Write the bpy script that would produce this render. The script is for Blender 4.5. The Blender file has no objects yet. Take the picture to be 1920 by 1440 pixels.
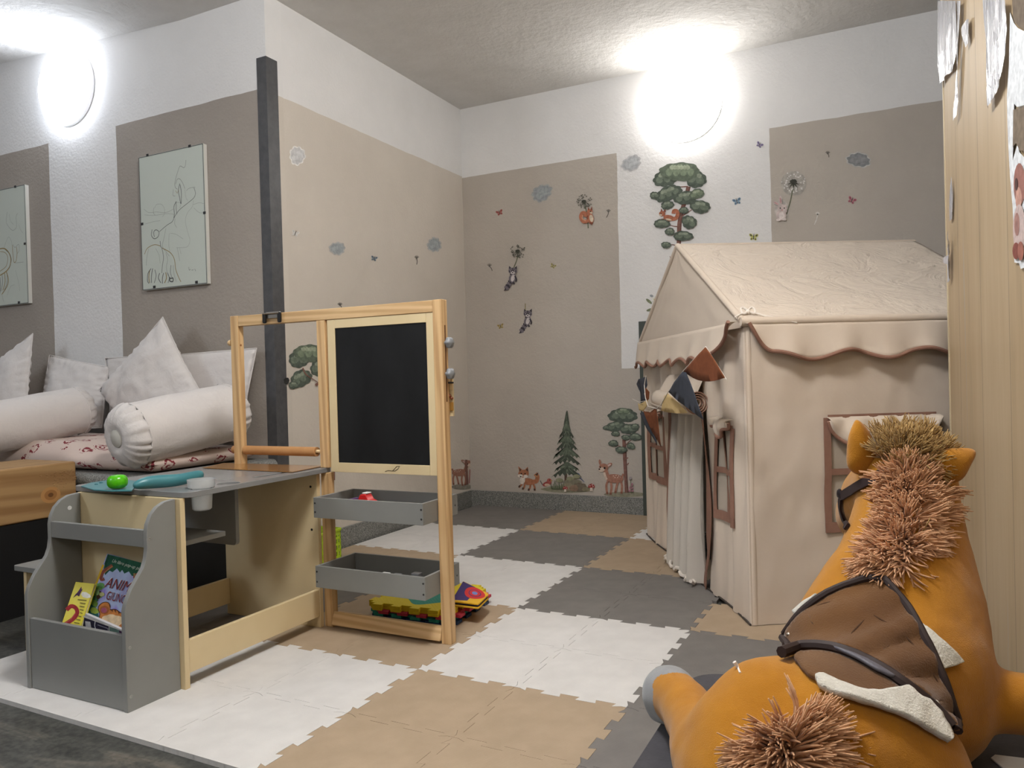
import bpy, bmesh, math, random
from math import sin, cos, pi, radians, sqrt
from mathutils import Vector, Matrix, noise
from mathutils.bvhtree import BVHTree
random.seed(7)
SC = bpy.context.scene
COL = SC.collection
# ------------------------------------------------------------------ camera (solved from the photo)
F, YAW, PITCH, ROLL, HC = 1430.87554, .46172, .00925, -.02722, .80921
O = Vector((0, 0, HC))
_fw = Vector((-sin(YAW) * cos(PITCH), cos(YAW) * cos(PITCH), -sin(PITCH)))
_rt = Vector((cos(YAW), sin(YAW), 0))
_up = _rt.cross(_fw)
CR = cos(ROLL) * _rt + sin(ROLL) * _up
CU = -sin(ROLL) * _rt + cos(ROLL) * _up
CF = _fw


def ray(x, y):
    return CR * ((x - 960) / F) + CU * ((720 - y) / F) + CF


def PP(x, y, pt, n):
    """photo pixel -> point on the plane through pt with normal n"""
    d = ray(x, y)
    return O + d * ((Vector(pt) - O).dot(Vector(n)) / d.dot(Vector(n)))


def P(x, y, ax, v):
    n = Vector((0, 0, 0)); n['xyz'.index(ax)] = 1
    return PP(x, y, n * v, n)


def D(x, y, d):
    return O + ray(x, y) * d


cam = bpy.data.cameras.new('camera'); cam.sensor_width = 36; cam.lens = 36 * F / 1920; cam.clip_start = .02
co = bpy.data.objects.new('camera', cam); COL.objects.link(co)
co.matrix_world = Matrix(((CR.x, CU.x, -CF.x, O.x), (CR.y, CU.y, -CF.y, O.y), (CR.z, CU.z, -CF.z, O.z), (0, 0, 0, 1)))
SC.camera = co
vs = SC.view_settings
SC.display_settings.display_device = 'sRGB'
vs.view_transform = 'Standard'; vs.look = 'None'; vs.gamma = 1; vs.use_curve_mapping = False
vs.exposure = 1.2

# ------------------------------------------------------------------ materials


def lin(c):
    return tuple(((v / 255) / 12.92 if v / 255 <= .04045 else ((v / 255 + .055) / 1.055) ** 2.4) for v in c[:3]) + (1,)


class N:
    """tiny node helper"""
    def __init__(self, name):
        self.m = bpy.data.materials.new(name); self.m.use_nodes = True
        self.nt = self.m.node_tree; self.b = self.nt.nodes['Principled BSDF']; self.L = self.nt.links

    def n(self, t, **k):
        nd = self.nt.nodes.new(t)
        for a, b in k.items():
            if a.startswith('i_'):
                nd.inputs[a[2:].replace('_', ' ')].default_value = b
            else:
                setattr(nd, a, b)
        return nd

    def link(self, a, b):
        self.L.new(a, b)

    def val(self, a, op, b=None, c=None, clamp=False):
        m = self.n('ShaderNodeMath', operation=op); m.use_clamp = clamp
        for i, q in enumerate((a, b, c)):
            if q is None: continue
            if isinstance(q, (int, float)): m.inputs[i].default_value = q
            else: self.link(q, m.inputs[i])
        return m.outputs[0]

    def mix(self, f, a, b, blend='MIX'):
        m = self.n('ShaderNodeMix', data_type='RGBA', blend_type=blend)
        for s, q in ((m.inputs['Factor'], f), (m.inputs['A'], a), (m.inputs['B'], b)):
            pass
        ins = [m.inputs[0], m.inputs[6], m.inputs[7]]
        for s, q in zip(ins, (f, a, b)):
            if isinstance(q, (int, float, tuple)): s.default_value = q
            else: self.link(q, s)
        return m.outputs[2]

    def coord(self, scale=(1, 1, 1), kind='Object', rot=(0, 0, 0)):
        t = self.n('ShaderNodeTexCoord'); mp = self.n('ShaderNodeMapping')
        mp.inputs['Scale'].default_value = scale; mp.inputs['Rotation'].default_value = rot
        self.link(t.outputs[kind], mp.inputs['Vector'])
        return mp.outputs[0]

    def noise(self, vec, scale, detail=3, rough=.55, dist=0):
        t = self.n('ShaderNodeTexNoise'); t.inputs['Scale'].default_value = scale; t.inputs['Detail'].default_value = detail
        t.inputs['Roughness'].default_value = rough; t.inputs['Distortion'].default_value = dist
        self.link(vec, t.inputs['Vector'])
        return t.outputs['Fac']

    def ramp(self, f, stops):
        r = self.n('ShaderNodeValToRGB'); e = r.color_ramp.elements
        while len(e) < len(stops): e.new(.5)
        for el, (p, c) in zip(e, stops):
            el.position = p; el.color = c
        self.link(f, r.inputs[0])
        return r.outputs[0]

    def bump(self, h, strength=.3, dist=.002):
        b = self.n('ShaderNodeBump'); b.inputs['Strength'].default_value = strength; b.inputs['Distance'].default_value = dist
        self.link(h, b.inputs['Height']); self.link(b.outputs[0], self.b.inputs['Normal'])

    def set(self, col=None, rough=None, metal=None, spec=None, sheen=None, trans=None, alpha=None, coat=None):
        B = self.b.inputs
        if col is not None:
            if isinstance(col, tuple): B['Base Color'].default_value = col
            else: self.link(col, B['Base Color'])
        for k, v in (('Roughness', rough), ('Metallic', metal), ('Specular IOR Level', spec), ('Sheen Weight', sheen), ('Transmission Weight', trans), ('Alpha', alpha), ('Coat Weight', coat)):
            if v is not None: B[k].default_value = v
        return self.m


_MC = {}


def mat(name, c, rough=.6, c2=None, vs_=12, bump=0, bs=80, bd=.002, spec=.4, metal=0, sheen=0, stretch=(1, 1, 1), trans=0, alpha=1, detail=3):
    if name in _MC: return _MC[name]
    q = N(name)
    col = lin(c)
    if c2 is not None:
        f = q.noise(q.coord(stretch), vs_, detail)
        col = q.ramp(f, [(.35, lin(c)), (.65, lin(c2))])
    if bump:
        q.bump(q.noise(q.coord(stretch), bs, 4), bump, bd)
    _MC[name] = q.set(col, rough, metal, spec, sheen, trans, alpha)
    return _MC[name]


def wood(name, a, b, axis, scale=1., rough=.5, rings=28, bump=.1):
    q = N(name)
    st = [rings, rings, rings]; st['xyz'.index(axis)] = rings * .045
    st = tuple(s * scale for s in st)
    v = q.coord(st)
    n1 = q.noise(v, 1., 4, .6, .6)
    w = q.n('ShaderNodeTexWave', wave_type='BANDS', bands_direction='DIAGONAL'); q.link(q.coord(tuple(s * .55 for s in st)), w.inputs['Vector'])
    w.inputs['Scale'].default_value = 1.; w.inputs['Distortion'].default_value = 6; w.inputs['Detail'].default_value = 3
    f = q.val(q.val(n1, 'MULTIPLY', .6), 'ADD', q.val(w.outputs['Fac'], 'MULTIPLY', .4))
    col = q.ramp(f, [(.3, lin(b)), (.62, lin(a))])
    q.bump(f, bump, .001)
    return q.set(col, rough, spec=.35)


# ------------------------------------------------------------------ mesh builder


def wl(o):
    v = Vector((0, 0, 0))
    while o is not None:
        v = v + o.location; o = o.parent
    return v


def props(o, label=None, cat=None, group=None, kind=None):
    for k, v in (('label', label), ('category', cat), ('group', group), ('kind', kind)):
        if v: o[k] = v
    return o


def thing(name, loc, label, cat, group=None):
    o = bpy.data.objects.new(name, None); o.empty_display_size = .05
    COL.objects.link(o); o.location = loc
    return props(o, label, cat, group)


class MB:
    def __init__(self):
        self.bm = bmesh.new(); self.mi = 0

    def face(self, vsx):
        try:
            f = self.bm.faces.new(vsx); f.material_index = self.mi; return f
        except ValueError:
            return None

    def poly(self, pts):
        return self.face([self.bm.verts.new(p) for p in pts])

    def box(self, x0, x1, y0, y1, z0, z1):
        v = [self.bm.verts.new(p) for p in ((x0, y0, z0), (x1, y0, z0), (x1, y1, z0), (x0, y1, z0), (x0, y0, z1), (x1, y0, z1), (x1, y1, z1), (x0, y1, z1))]
        for q in ((3, 2, 1, 0), (4, 5, 6, 7), (0, 1, 5, 4), (1, 2, 6, 5), (2, 3, 7, 6), (3, 0, 4, 7)): self.face([v[i] for i in q])
        return self

    def hexa(self, pts):
        v = [self.bm.verts.new(p) for p in pts]
        for q in ((3, 2, 1, 0), (4, 5, 6, 7), (0, 1, 5, 4), (1, 2, 6, 5), (2, 3, 7, 6), (3, 0, 4, 7)): self.face([v[i] for i in q])
        return self

    def prism(self, pts, fn, a, b):
        """2-D outline pts extruded from a to b; fn(p, t) -> point"""
        A = [self.bm.verts.new(fn(p, a)) for p in pts]; B = [self.bm.verts.new(fn(p, b)) for p in pts]
        self.face(A); self.face(B[::-1]); n = len(pts)
        for i in range(n): self.face([A[i], B[i], B[(i + 1) % n], A[(i + 1) % n]])
        return self

    def plate(self, loops, z0, z1, fn=None):
        """outline loops[0] with holes loops[1:], extruded in z"""
        fn = fn or (lambda p, z: (p[0], p[1], z))
        rings = []
        for z in (z0, z1):
            es = []; R = []
            for lp in loops:
                vv = [self.bm.verts.new(fn(p, z)) for p in lp]; R.append(vv)
                es += [self.bm.edges.new((vv[i], vv[(i + 1) % len(vv)])) for i in range(len(vv))]
            bmesh.ops.triangle_fill(self.bm, edges=es, use_beauty=True)
            rings.append(R)
        for A, B in zip(*rings):
            for i in range(len(A)): self.face([A[i], A[(i + 1) % len(A)], B[(i + 1) % len(A)], B[i]])
        return self

    def tube(self, pts, r, n=8, closed=False, cap=True, flat=None):
        pts = [Vector(p) for p in pts]; m = len(pts)
        rs = r if isinstance(r, (list, tuple)) else [r] * m
        rings = []; up = None
        for i, p in enumerate(pts):
            a = pts[(i - 1) % m] if (closed or i > 0) else p; b = pts[(i + 1) % m] if (closed or i < m - 1) else p
            t = (b - a).normalized() if (b - a).length > 1e-9 else Vector((0, 0, 1))
            if up is None:
                up = Vector((0, 0, 1)) if abs(t.z) < .9 else Vector((1, 0, 0))
            u = (up - t * up.dot(t))
            u = u.normalized() if u.length > 1e-6 else t.orthogonal().normalized()
            w = t.cross(u); up = u
            rings.append([self.bm.verts.new(p + (u * cos(k * 2 * pi / n) * (flat or 1) + w * sin(k * 2 * pi / n)) * rs[i]) for k in range(n)])
        for i in range(m if closed else m - 1):
            A, B = rings[i], rings[(i + 1) % m]
            for k in range(n): self.face([A[k], A[(k + 1) % n], B[(k + 1) % n], B[k]])
        if cap and not closed:
            self.face(rings[0][::-1]); self.face(rings[-1])
        return self

    def lathe(self, prof, c, ax=(0, 0, 1), n=24):
        """profile [(r, h)] round axis ax through c"""
        ax = Vector(ax).normalized(); u = ax.orthogonal().normalized(); w = ax.cross(u); c = Vector(c); rings = []
        for r, h in prof:
            if r < 1e-6: rings.append([self.bm.verts.new(c + ax * h)])
            else: rings.append([self.bm.verts.new(c + ax * h + (u * cos(k * 2 * pi / n) + w * sin(k * 2 * pi / n)) * r) for k in range(n)])
        for A, B in zip(rings, rings[1:]):
            for k in range(n):
                a = [A[k % len(A)], A[(k + 1) % n if len(A) > 1 else 0], B[(k + 1) % n if len(B) > 1 else 0], B[k % len(B)]]
                s = []
                for q in a:
                    if q not in s: s.append(q)
                if len(s) > 2: self.face(s)
        return self

    def ball(self, c, r, sc=(1, 1, 1), n=16, m=10, rot=None):
        M = Matrix.Translation(Vector(c)) @ (rot or Matrix.Identity(4)) @ Matrix.Diagonal((r * sc[0], r * sc[1], r * sc[2], 1))
        rings = []
        for j in range(m + 1):
            a = pi * j / m
            if j in (0, m): rings.append([self.bm.verts.new(M @ Vector((0, 0, cos(a))))])
            else: rings.append([self.bm.verts.new(M @ Vector((sin(a) * cos(2 * pi * k / n), sin(a) * sin(2 * pi * k / n), cos(a)))) for k in range(n)])
        for A, B in zip(rings, rings[1:]):
            for k in range(n):
                if len(A) == 1: self.face([A[0], B[(k + 1) % n], B[k]])
                elif len(B) == 1: self.face([A[k], A[(k + 1) % n], B[0]])
                else: self.face([A[k], A[(k + 1) % n], B[(k + 1) % n], B[k]])
        return self

    def grid(self, fn, nu, nv, wrap=False, us=None, vs2=None, skip=None):
        us = us or [i / nu for i in range(nu + 1)]; vs2 = vs2 or [j / nv for j in range(nv + 1)]
        V = [[self.bm.verts.new(fn(a, b)) for b in vs2] for a in us]
        for i in range(len(us) - 1):
            for j in range(len(vs2) - 1):
                if skip and skip((us[i] + us[i + 1]) / 2, (vs2[j] + vs2[j + 1]) / 2): continue
                self.face([V[i][j], V[i + 1][j], V[i + 1][j + 1], V[i][j + 1]])
        if wrap:
            for j in range(len(vs2) - 1): self.face([V[-1][j], V[0][j], V[0][j + 1], V[-1][j + 1]])
        return self

    def build(self, name, mats, parent=None, smooth=False, bevel=0, seg=2, solid=0, sub=0, angle=40, orient=True, off=0):
        if not isinstance(mats, (list, tuple)): mats = [mats]
        base = wl(parent) if parent is not None else Vector((0, 0, 0))
        loose = [v for v in self.bm.verts if not v.link_faces]
        if loose: bmesh.ops.delete(self.bm, geom=loose, context='VERTS')
        if orient: bmesh.ops.recalc_face_normals(self.bm, faces=self.bm.faces[:])
        if parent is None:  # a thing that is one mesh: origin at the middle of its base
            xs = [v.co for v in self.bm.verts]
            base = Vector((sum(q.x for q in xs) / len(xs), sum(q.y for q in xs) / len(xs), min(q.z for q in xs)))
        for v in self.bm.verts: v.co -= base
        me = bpy.data.meshes.new(name); self.bm.to_mesh(me); self.bm.free()
        for m in mats: me.materials.append(m)
        if smooth:
            me.shade_smooth()
            if angle < 180: me.set_sharp_from_angle(angle=radians(angle))
        o = bpy.data.objects.new(name, me); COL.objects.link(o)
        if parent is not None: o.parent = parent
        else: o.location = base
        if solid:
            md = o.modifiers.new('solid', 'SOLIDIFY'); md.thickness = solid; md.offset = off
        if bevel:
            md = o.modifiers.new('bevel', 'BEVEL'); md.width = bevel; md.segments = seg; md.limit_method = 'ANGLE'; md.angle_limit = radians(40)
            if smooth is False:
                me.shade_smooth(); me.set_sharp_from_angle(angle=radians(75))
                md.harden_normals = True
        if sub:
            md = o.modifiers.new('sub', 'SUBSURF'); md.levels = sub; md.render_levels = sub
        return o


def box(name, m, x0, x1, y0, y1, z0, z1, parent=None, bevel=0, **k):
    b = MB(); b.box(x0, x1, y0, y1, z0, z1)
    return b.build(name, m, parent, bevel=bevel, **k)


def struct(o):
    o['kind'] = 'structure'; return o


def rrect(x0, x1, y0, y1, r, n=5):
    out = []
    for cx, cy, a in ((x1 - r, y1 - r, 0), (x0 + r, y1 - r, 90), (x0 + r, y0 + r, 180), (x1 - r, y0 + r, 270)):
        for k in range(n + 1):
            t = radians(a + 90 * k / n); out.append((cx + r * cos(t), cy + r * sin(t)))
    return out


def ell(cx, cy, rx, ry, n=20, rot=0):
    c, s = cos(rot), sin(rot)
    return [(cx + rx * cos(t) * c - ry * sin(t) * s, cy + rx * cos(t) * s + ry * sin(t) * c) for t in (2 * pi * k / n for k in range(n))]


def fbm(p, s=1., o=3):
    return noise.fractal(Vector(p) * s, 1.0, 2.0, o)


# ------------------------------------------------------------------ room
CX, CY, LY, CZ = -2.391, 4.179, 2.505, 2.496


def wall_paint():
    q = N('wall_paint')
    g = q.n('ShaderNodeNewGeometry'); sp = q.n('ShaderNodeSeparateXYZ'); q.link(g.outputs['Position'], sp.inputs[0])
    sn = q.n('ShaderNodeSeparateXYZ'); q.link(g.outputs['True Normal'], sn.inputs[0])
    X, Y, Z = sp.outputs
    wob = q.val(q.val(q.noise(q.coord((1, 1, 1)), 6, 2), 'SUBTRACT', .5), 'MULTIPLY', .012)
    gt = lambda a, b: q.val(q.val(a, 'ADD', wob), 'GREATER_THAN', b)
    lt = lambda a, b: q.val(q.val(a, 'ADD', wob), 'LESS_THAN', b)
    mul = lambda a, b: q.val(a, 'MULTIPLY', b)
    mx = lambda a, b: q.val(a, 'MAXIMUM', b)
    inv = lambda a: q.val(1.0, 'SUBTRACT', a)
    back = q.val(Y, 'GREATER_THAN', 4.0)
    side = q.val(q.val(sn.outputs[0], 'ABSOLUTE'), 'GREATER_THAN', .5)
    tb = lt(Z, 2.066)
    hole = mul(mul(gt(X, -1.376), lt(X, -.544)), gt(Z, .842))
    t_back = mul(tb, inv(hole))
    t_left = mul(lt(Z, 2.09), mx(lt(X, -3.9), gt(X, -3.372)))
    t_side = lt(Z, 2.075)
    left = q.val(Y, 'LESS_THAN', 4.0)
    front = mul(left, inv(side))
    taupe = mx(mx(mul(back, mul(t_back, inv(side))), mul(side, t_side)), mul(front, t_left))
    # old paint is a little blotchy
    blotch = q.noise(q.coord((1, 1, 1)), 2.2, 5, .6)
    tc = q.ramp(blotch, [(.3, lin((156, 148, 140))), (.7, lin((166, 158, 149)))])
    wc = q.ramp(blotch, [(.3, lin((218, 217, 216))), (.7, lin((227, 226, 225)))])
    tc_lit = q.ramp(blotch, [(.3, lin((200, 192, 181))), (.7, lin((209, 201, 190)))])  # taupe lightened for alcove, partly back wall: their stronger light put into the colour
    tcol = q.mix(mx(side, q.val(back, 'MULTIPLY', .45)), tc, tc_lit)
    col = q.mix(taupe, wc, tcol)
    h1 = q.noise(q.coord((1, 1, 1)), 75, 4, .6); h2 = q.noise(q.coord((1, 1, 1)), 14, 2)
    q.bump(q.val(h1, 'ADD', q.val(h2, 'MULTIPLY', .7)), .38, .006)
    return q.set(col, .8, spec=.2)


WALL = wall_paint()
PL = N('ceiling_plaster')
_h = PL.noise(PL.coord((1, 1, 1)), 28, 6, .65); _h2 = PL.noise(PL.coord((1, 1, 1)), 5, 4, .6)
PL.bump(PL.val(_h, 'ADD', PL.val(_h2, 'MULTIPLY', 1.2)), .5, .015)
PLASTER = PL.set(PL.ramp(_h2, [(.3, lin((212, 210, 206))), (.7, lin((222, 220, 217)))]), .85, spec=.2)

SL = N('slate_floor')
_c = SL.noise(SL.coord((2.2, 9, 1), rot=(0, 0, .35)), 1.6, 6, .65, .8)
_d = SL.noise(SL.coord((1, 1, 1)), 60, 4)
SL.bump(_c, .15, .002)
SLATE = SL.set(SL.mix(.25, SL.ramp(_c, [(.36, lin((46, 48, 46))), (.55, lin((74, 75, 71))), (.68, lin((112, 106, 96)))]), SL.ramp(_d, [(.4, lin((40, 41, 40))), (.6, lin((110, 108, 102)))])), .55)

GR = N('granite')
_g = GR.noise(GR.coord((1, 1, 1)), 190, 3, .7); _g2 = GR.noise(GR.coord((1, 1, 1)), 420, 2)
GRANITE = GR.set(GR.ramp(GR.val(GR.val(_g, 'MULTIPLY', .6), 'ADD', GR.val(_g2, 'MULTIPLY', .4)), [(.38, lin((58, 60, 58))), (.5, lin((120, 121, 117))), (.62, lin((172, 170, 164)))]), .5)
CHAR = mat('charcoal_paint', (72, 72, 74), .45, c2=(82, 82, 84), vs_=30, bump=.25, bs=120, bd=.003)

struct(box('floor', SLATE, -6, 2.2, -2.2, 4.5, -.1, 0))
b = MB()
b.hexa([(-2.905, -2.2, CZ), (2.2, -2.2, CZ), (2.2, 4.5, CZ), (-2.905, 4.5, CZ), (-2.905, -2.2, CZ + .3), (2.2, -2.2, CZ + .3), (2.2, 4.5, CZ + .3), (-2.905, 4.5, CZ + .3)])
b.hexa([(-6, -2.2, CZ + .19), (-2.905, -2.2, CZ), (-2.905, 4.5, CZ), (-6, 4.5, CZ + .19), (-6, -2.2, CZ + .5), (-2.905, -2.2, CZ + .3), (-2.905, 4.5, CZ + .3), (-6, 4.5, CZ + .5)])
struct(b.build('ceiling', PLASTER))
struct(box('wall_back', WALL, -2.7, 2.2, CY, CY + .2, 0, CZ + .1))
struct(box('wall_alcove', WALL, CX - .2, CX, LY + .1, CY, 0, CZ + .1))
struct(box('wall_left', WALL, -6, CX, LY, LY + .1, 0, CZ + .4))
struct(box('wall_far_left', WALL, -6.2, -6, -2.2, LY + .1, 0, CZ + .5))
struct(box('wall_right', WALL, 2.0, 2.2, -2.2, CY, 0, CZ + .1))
struct(box('wall_rear', WALL, -6, 2.2, -2.4, -2.2, 0, CZ + .5))
# granite skirting
struct(box('baseboard_alcove', GRANITE, CX, CX + .013, LY + .066, CY - .013, 0, .105, bevel=.002))
struct(box('baseboard_back', GRANITE, CX, 1.99, CY - .013, CY, 0, .105, bevel=.002))
# dark painted corner guard
b = MB()
b.plate([[(CX - .05, LY - .005), (CX + .005, LY - .005), (CX + .005, LY + .064), (CX, LY + .064), (CX, LY), (CX - .05, LY)]], 0.0, 2.222)
struct(b.build('trim_1', CHAR, bevel=.001))

# whitewashed wood partition on the right
PA = Vector((.155, 2.6, 0)); PB = Vector((.24, 1.8, 0))
PU = (PB - PA).normalized(); PN = Vector((PU.y, -PU.x, 0))
if PN.x > 0: PN = -PN
WW = N('whitewashed_planks')
_t = WW.coord((1, 1, 1)); _sx = WW.n('ShaderNodeSeparateXYZ'); WW.link(_t, _sx.inputs[0])
_st = WW.coord((7, 7, .7)); _n1 = WW.noise(_st, 1.5, 5, .6, .5); _n2 = WW.noise(WW.coord((16, 16, 1.4)), 1.5, 4, .6)
_pl = WW.n('ShaderNodeTexNoise'); _pl.inputs['Scale'].default_value = 1.
_fl = WW.val(WW.val(_sx.outputs[1], 'MULTIPLY', 1 / .26), 'FRACT')
_seam = WW.val(WW.val(_fl, 'LESS_THAN', .012), 'MAXIMUM', 0)
_col = WW.ramp(WW.val(WW.val(_n1, 'MULTIPLY', .65), 'ADD', WW.val(_n2, 'MULTIPLY', .35)), [(.28, lin((150, 132, 106))), (.45, lin((172, 150, 118))), (.7, lin((184, 165, 136)))])
_streak = WW.val(WW.noise(WW.coord((22, 22, 1.3)), 1.3, 3), 'GREATER_THAN', .69)
_col = WW.mix(WW.val(_streak, 'MULTIPLY', .5), _col, lin((158, 156, 150)))
_col = WW.mix(WW.val(_seam, 'MULTIPLY', .75), _col, lin((96, 84, 66)))
PLANK = WW.set(_col, .5, spec=.35)
WW.bump(WW.val(_seam, 'MULTIPLY', -1.0), .5, .003)
pe = PA + PU * 4.5
b = MB()
w0 = -PN * .05
q0, q1 = PA, pe
b.hexa([q0 + w0 * 0, q1, q1 + w0, q0 + w0] + [p + Vector((0, 0, 2.494)) for p in (q0, q1, q1 + w0, q0 + w0)])
struct(b.build('wall_partition', PLANK, bevel=.002))
b = MB()
e0 = PA - PU * .012
b.hexa([e0 + PN * .002, PA + PN * .002, PA + w0 * 1.1, e0 + w0 * 1.1] + [p + Vector((0, 0, 2.494)) for p in (e0 + PN * .002, PA + PN * .002, PA + w0 * 1.1, e0 + w0 * 1.1)])
struct(b.build('trim_2', mat('plank_edge', (206, 190, 158), .5, c2=(190, 172, 140), vs_=5, stretch=(20, 20, 1))))

# ------------------------------------------------------------------ wall lamps
GLOW = {}


def lamp(c, nrm, r, col, strength, label):
    t = thing('wall_lamp', Vector(c) , label, 'lamp', 'round wall lamps')
    n = Vector(nrm)
    mb = MB(); mb.lathe([(0, 0), (r * .9, 0), (r * .93, .004), (r * .98, .006), (r * .98, .022), (r * .95, .026), (0, .026)], c, n, 48)
    mb.build('lamp_base', mat('lamp_base', (225, 225, 225), .4), t, smooth=True)
    q = N('lamp_glow'); q.nt.nodes.remove(q.b)
    e = q.n('ShaderNodeEmission'); e.inputs[0].default_value = col + (1,); e.inputs[1].default_value = strength
    q.link(e.outputs[0], q.nt.nodes['Material Output'].inputs[0])
    mb = MB()
    mb.lathe([(r * .96, .024), (r, .032), (r * .985, .044), (r * .88, .060), (r * .68, .074), (r * .4, .083), (0, .086)], c, n, 48)
    mb.build('diffuser', q.m, t, smooth=True)
    return t


LAMP_E = 9
lamp((-.975, CY, 2.257), (0, -1, 0), .2, (1, .975, .94), LAMP_E, 'round white globe lamp glowing on the back wall above the play tent')
lamp((-3.705, LY, 2.333), (0, -1, 0), .195, (.84, .90, 1.0), LAMP_E, 'round white globe lamp glowing on the left wall above the pillows')


def fill_light(loc, power, r, col):  # added fill light out of view, set for brightness and tint
    l = bpy.data.lights.new('unseen_fill', 'POINT'); l.energy = power; l.shadow_soft_size = r; l.color = col
    o = bpy.data.objects.new('unseen_fill', l); COL.objects.link(o); o.location = loc
    return o


fill_light((-.75, 1.15, 2.36), 41, .18, (.99, .985, .985))
fill_light((-.6, -.9, 2.2), 11, .25, (.99, .99, .985))
fill_light((-3.6, -1.2, 2.1), 24, .25, (.78, .87, 1))

# ------------------------------------------------------------------ foam puzzle floor
FCOL = {'white': mat('x0', (1, 1, 1))}


def foam(name, c, c2):
    q = N(name)
    v = q.coord((1, 1, 1), rot=(0, 0, radians(38)))
    w = q.n('ShaderNodeTexWave', wave_type='BANDS', bands_direction='X'); w.inputs['Scale'].default_value = 62; q.link(v, w.inputs['Vector'])
    w.inputs['Distortion'].default_value = .6; w.inputs['Detail Scale'].default_value = 3
    n = q.noise(q.coord((1, 1, 1)), 14, 4)
    q.bump(q.val(w.outputs['Fac'], 'MULTIPLY', 1.), .22, .0012)
    return q.set(q.ramp(n, [(.3, lin(c)), (.7, lin(c2))]), .62, spec=.3)


FCOL = {'white': foam('white_foam', (208, 206, 203), (218, 216, 213)), 'tan': foam('tan_foam', (166, 147, 123), (175, 155, 131)),
        'gray': foam('gray_foam', (116, 112, 109), (125, 121, 117))}
GX, GY, GR_ = -1.18379, 1.75009, -.01723
TH = .012
HW = .009
_pf = [(0, 0), (.014, 0), (.026, -HW)]
for c in (.055, .15, .245):
    _pf += [(c - .021, -HW), (c - .026, HW), (c + .026, HW), (c + .021, -HW)]
_pf += [(.274, -HW), (.286, 0), (.3, 0)]
_pf = [_pf[0], _pf[1]] + _pf[3:-3] + _pf[-2:]
TILE = {}


def tile_mesh(flags, color):
    """flags: is each side (left, right, near, far) a straight border"""
    k = (flags, color)
    if k in TILE: return TILE[k]
    pts = []
    L, R, Nn, Fr = flags
    g = .0005
    pts += [(t - .15, -.15 + (0 if Nn else f) + g) for t, f in _pf]
    pts += [(.15 + (0 if R else f) - g, t - .15) for t, f in _pf][1:]
    pts += [(t - .15, .15 + (0 if Fr else f) - g) for t, f in _pf[::-1]][1:]
    pts += [(-.15 + (0 if L else f) + g, t - .15) for t, f in _pf[::-1]][1:-1]
    m = MB(); m.plate([pts], 0, TH)
    bmesh.ops.recalc_face_normals(m.bm, faces=m.bm.faces[:])
    me = bpy.data.meshes.new('foam_tile'); m.bm.to_mesh(me); m.bm.free()
    me.materials.append(FCOL[color]); TILE[k] = me
    return me


# colour and description of each 60 cm block (four tiles)
BLOCK = {
    (-2, -1): ('white', 'under the grey bookcase'), (-1, -1): ('white', 'in front of the easel'), (0, -1): ('tan', 'at the bottom of the picture'),
    (1, -1): ('gray', 'beside the plush horse'), (-2, 0): ('gray', 'under the art desk'), (-1, 0): ('tan', 'under the easel trays'),
    (0, 0): ('white', 'right of the easel'), (1, 0): ('gray', 'behind the plush horse'), (-2, 1): ('tan', 'behind the art desk'),
    (-1, 1): ('white', 'behind the yellow mats'), (0, 1): ('gray', 'left of the tent corner'), (1, 1): ('tan', 'at the near tent corner'),
    (-2, 2): ('white', 'along the alcove wall'), (-1, 2): ('gray', 'in the middle of the alcove'), (0, 2): ('tan', 'at the tent door'),
    (-2, 3): ('gray', 'in the alcove corner'), (-1, 3): ('tan', 'along the back wall'), (0, 3): ('white', 'at the far tent corner')}
QN = {(0, 0): 'near left', (1, 0): 'near right', (0, 1): 'far left', (1, 1): 'far right'}
HIDE = {(1, -1, 1, 0), (1, 1, 1, 1), (1, 1, 0, 1), (0, 3, 1, 1), (0, 3, 1, 0), (0, 2, 1, 1)}
for (bi, bj), (cname, where) in BLOCK.items():
    for (qi, qj), qn in QN.items():
        if (bi, bj, qi, qj) in HIDE: continue
        cn, wh, sq = cname, where, 'large ' + cname + ' square'
        if (bi, bj) == (-2, -1) and qj == 1:
            cn = 'gray'; wh = 'under the front of the art desk' if qi else 'under the grey step stool'
        li, lj = bi * 2 + qi, bj * 2 + qj
        fl = (li == -4, False, lj == -2, lj == 7)
        o = bpy.data.objects.new('foam_floor_tile', tile_mesh(fl, cn)); COL.objects.link(o)
        x, y = .3 * (li + .5), .3 * (lj + .5)
        o.location = (GX + x * cos(GR_) - y * sin(GR_), GY + x * sin(GR_) + y * cos(GR_), random.uniform(0, .0004))
        o.rotation_euler = (0, 0, GR_)
        cw = {'gray': 'dark grey'}.get(cn, cn)
        if (bi, bj) == (-2, -1) and qj == 1:
            lab = f'{cw} foam puzzle tile {wh}'
        else:
            lab = f'{cw} foam puzzle tile, {qn} quarter of the {cw} square {wh}'
        props(o, lab, 'floor tile', f'{cw} foam puzzle floor tiles')

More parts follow.
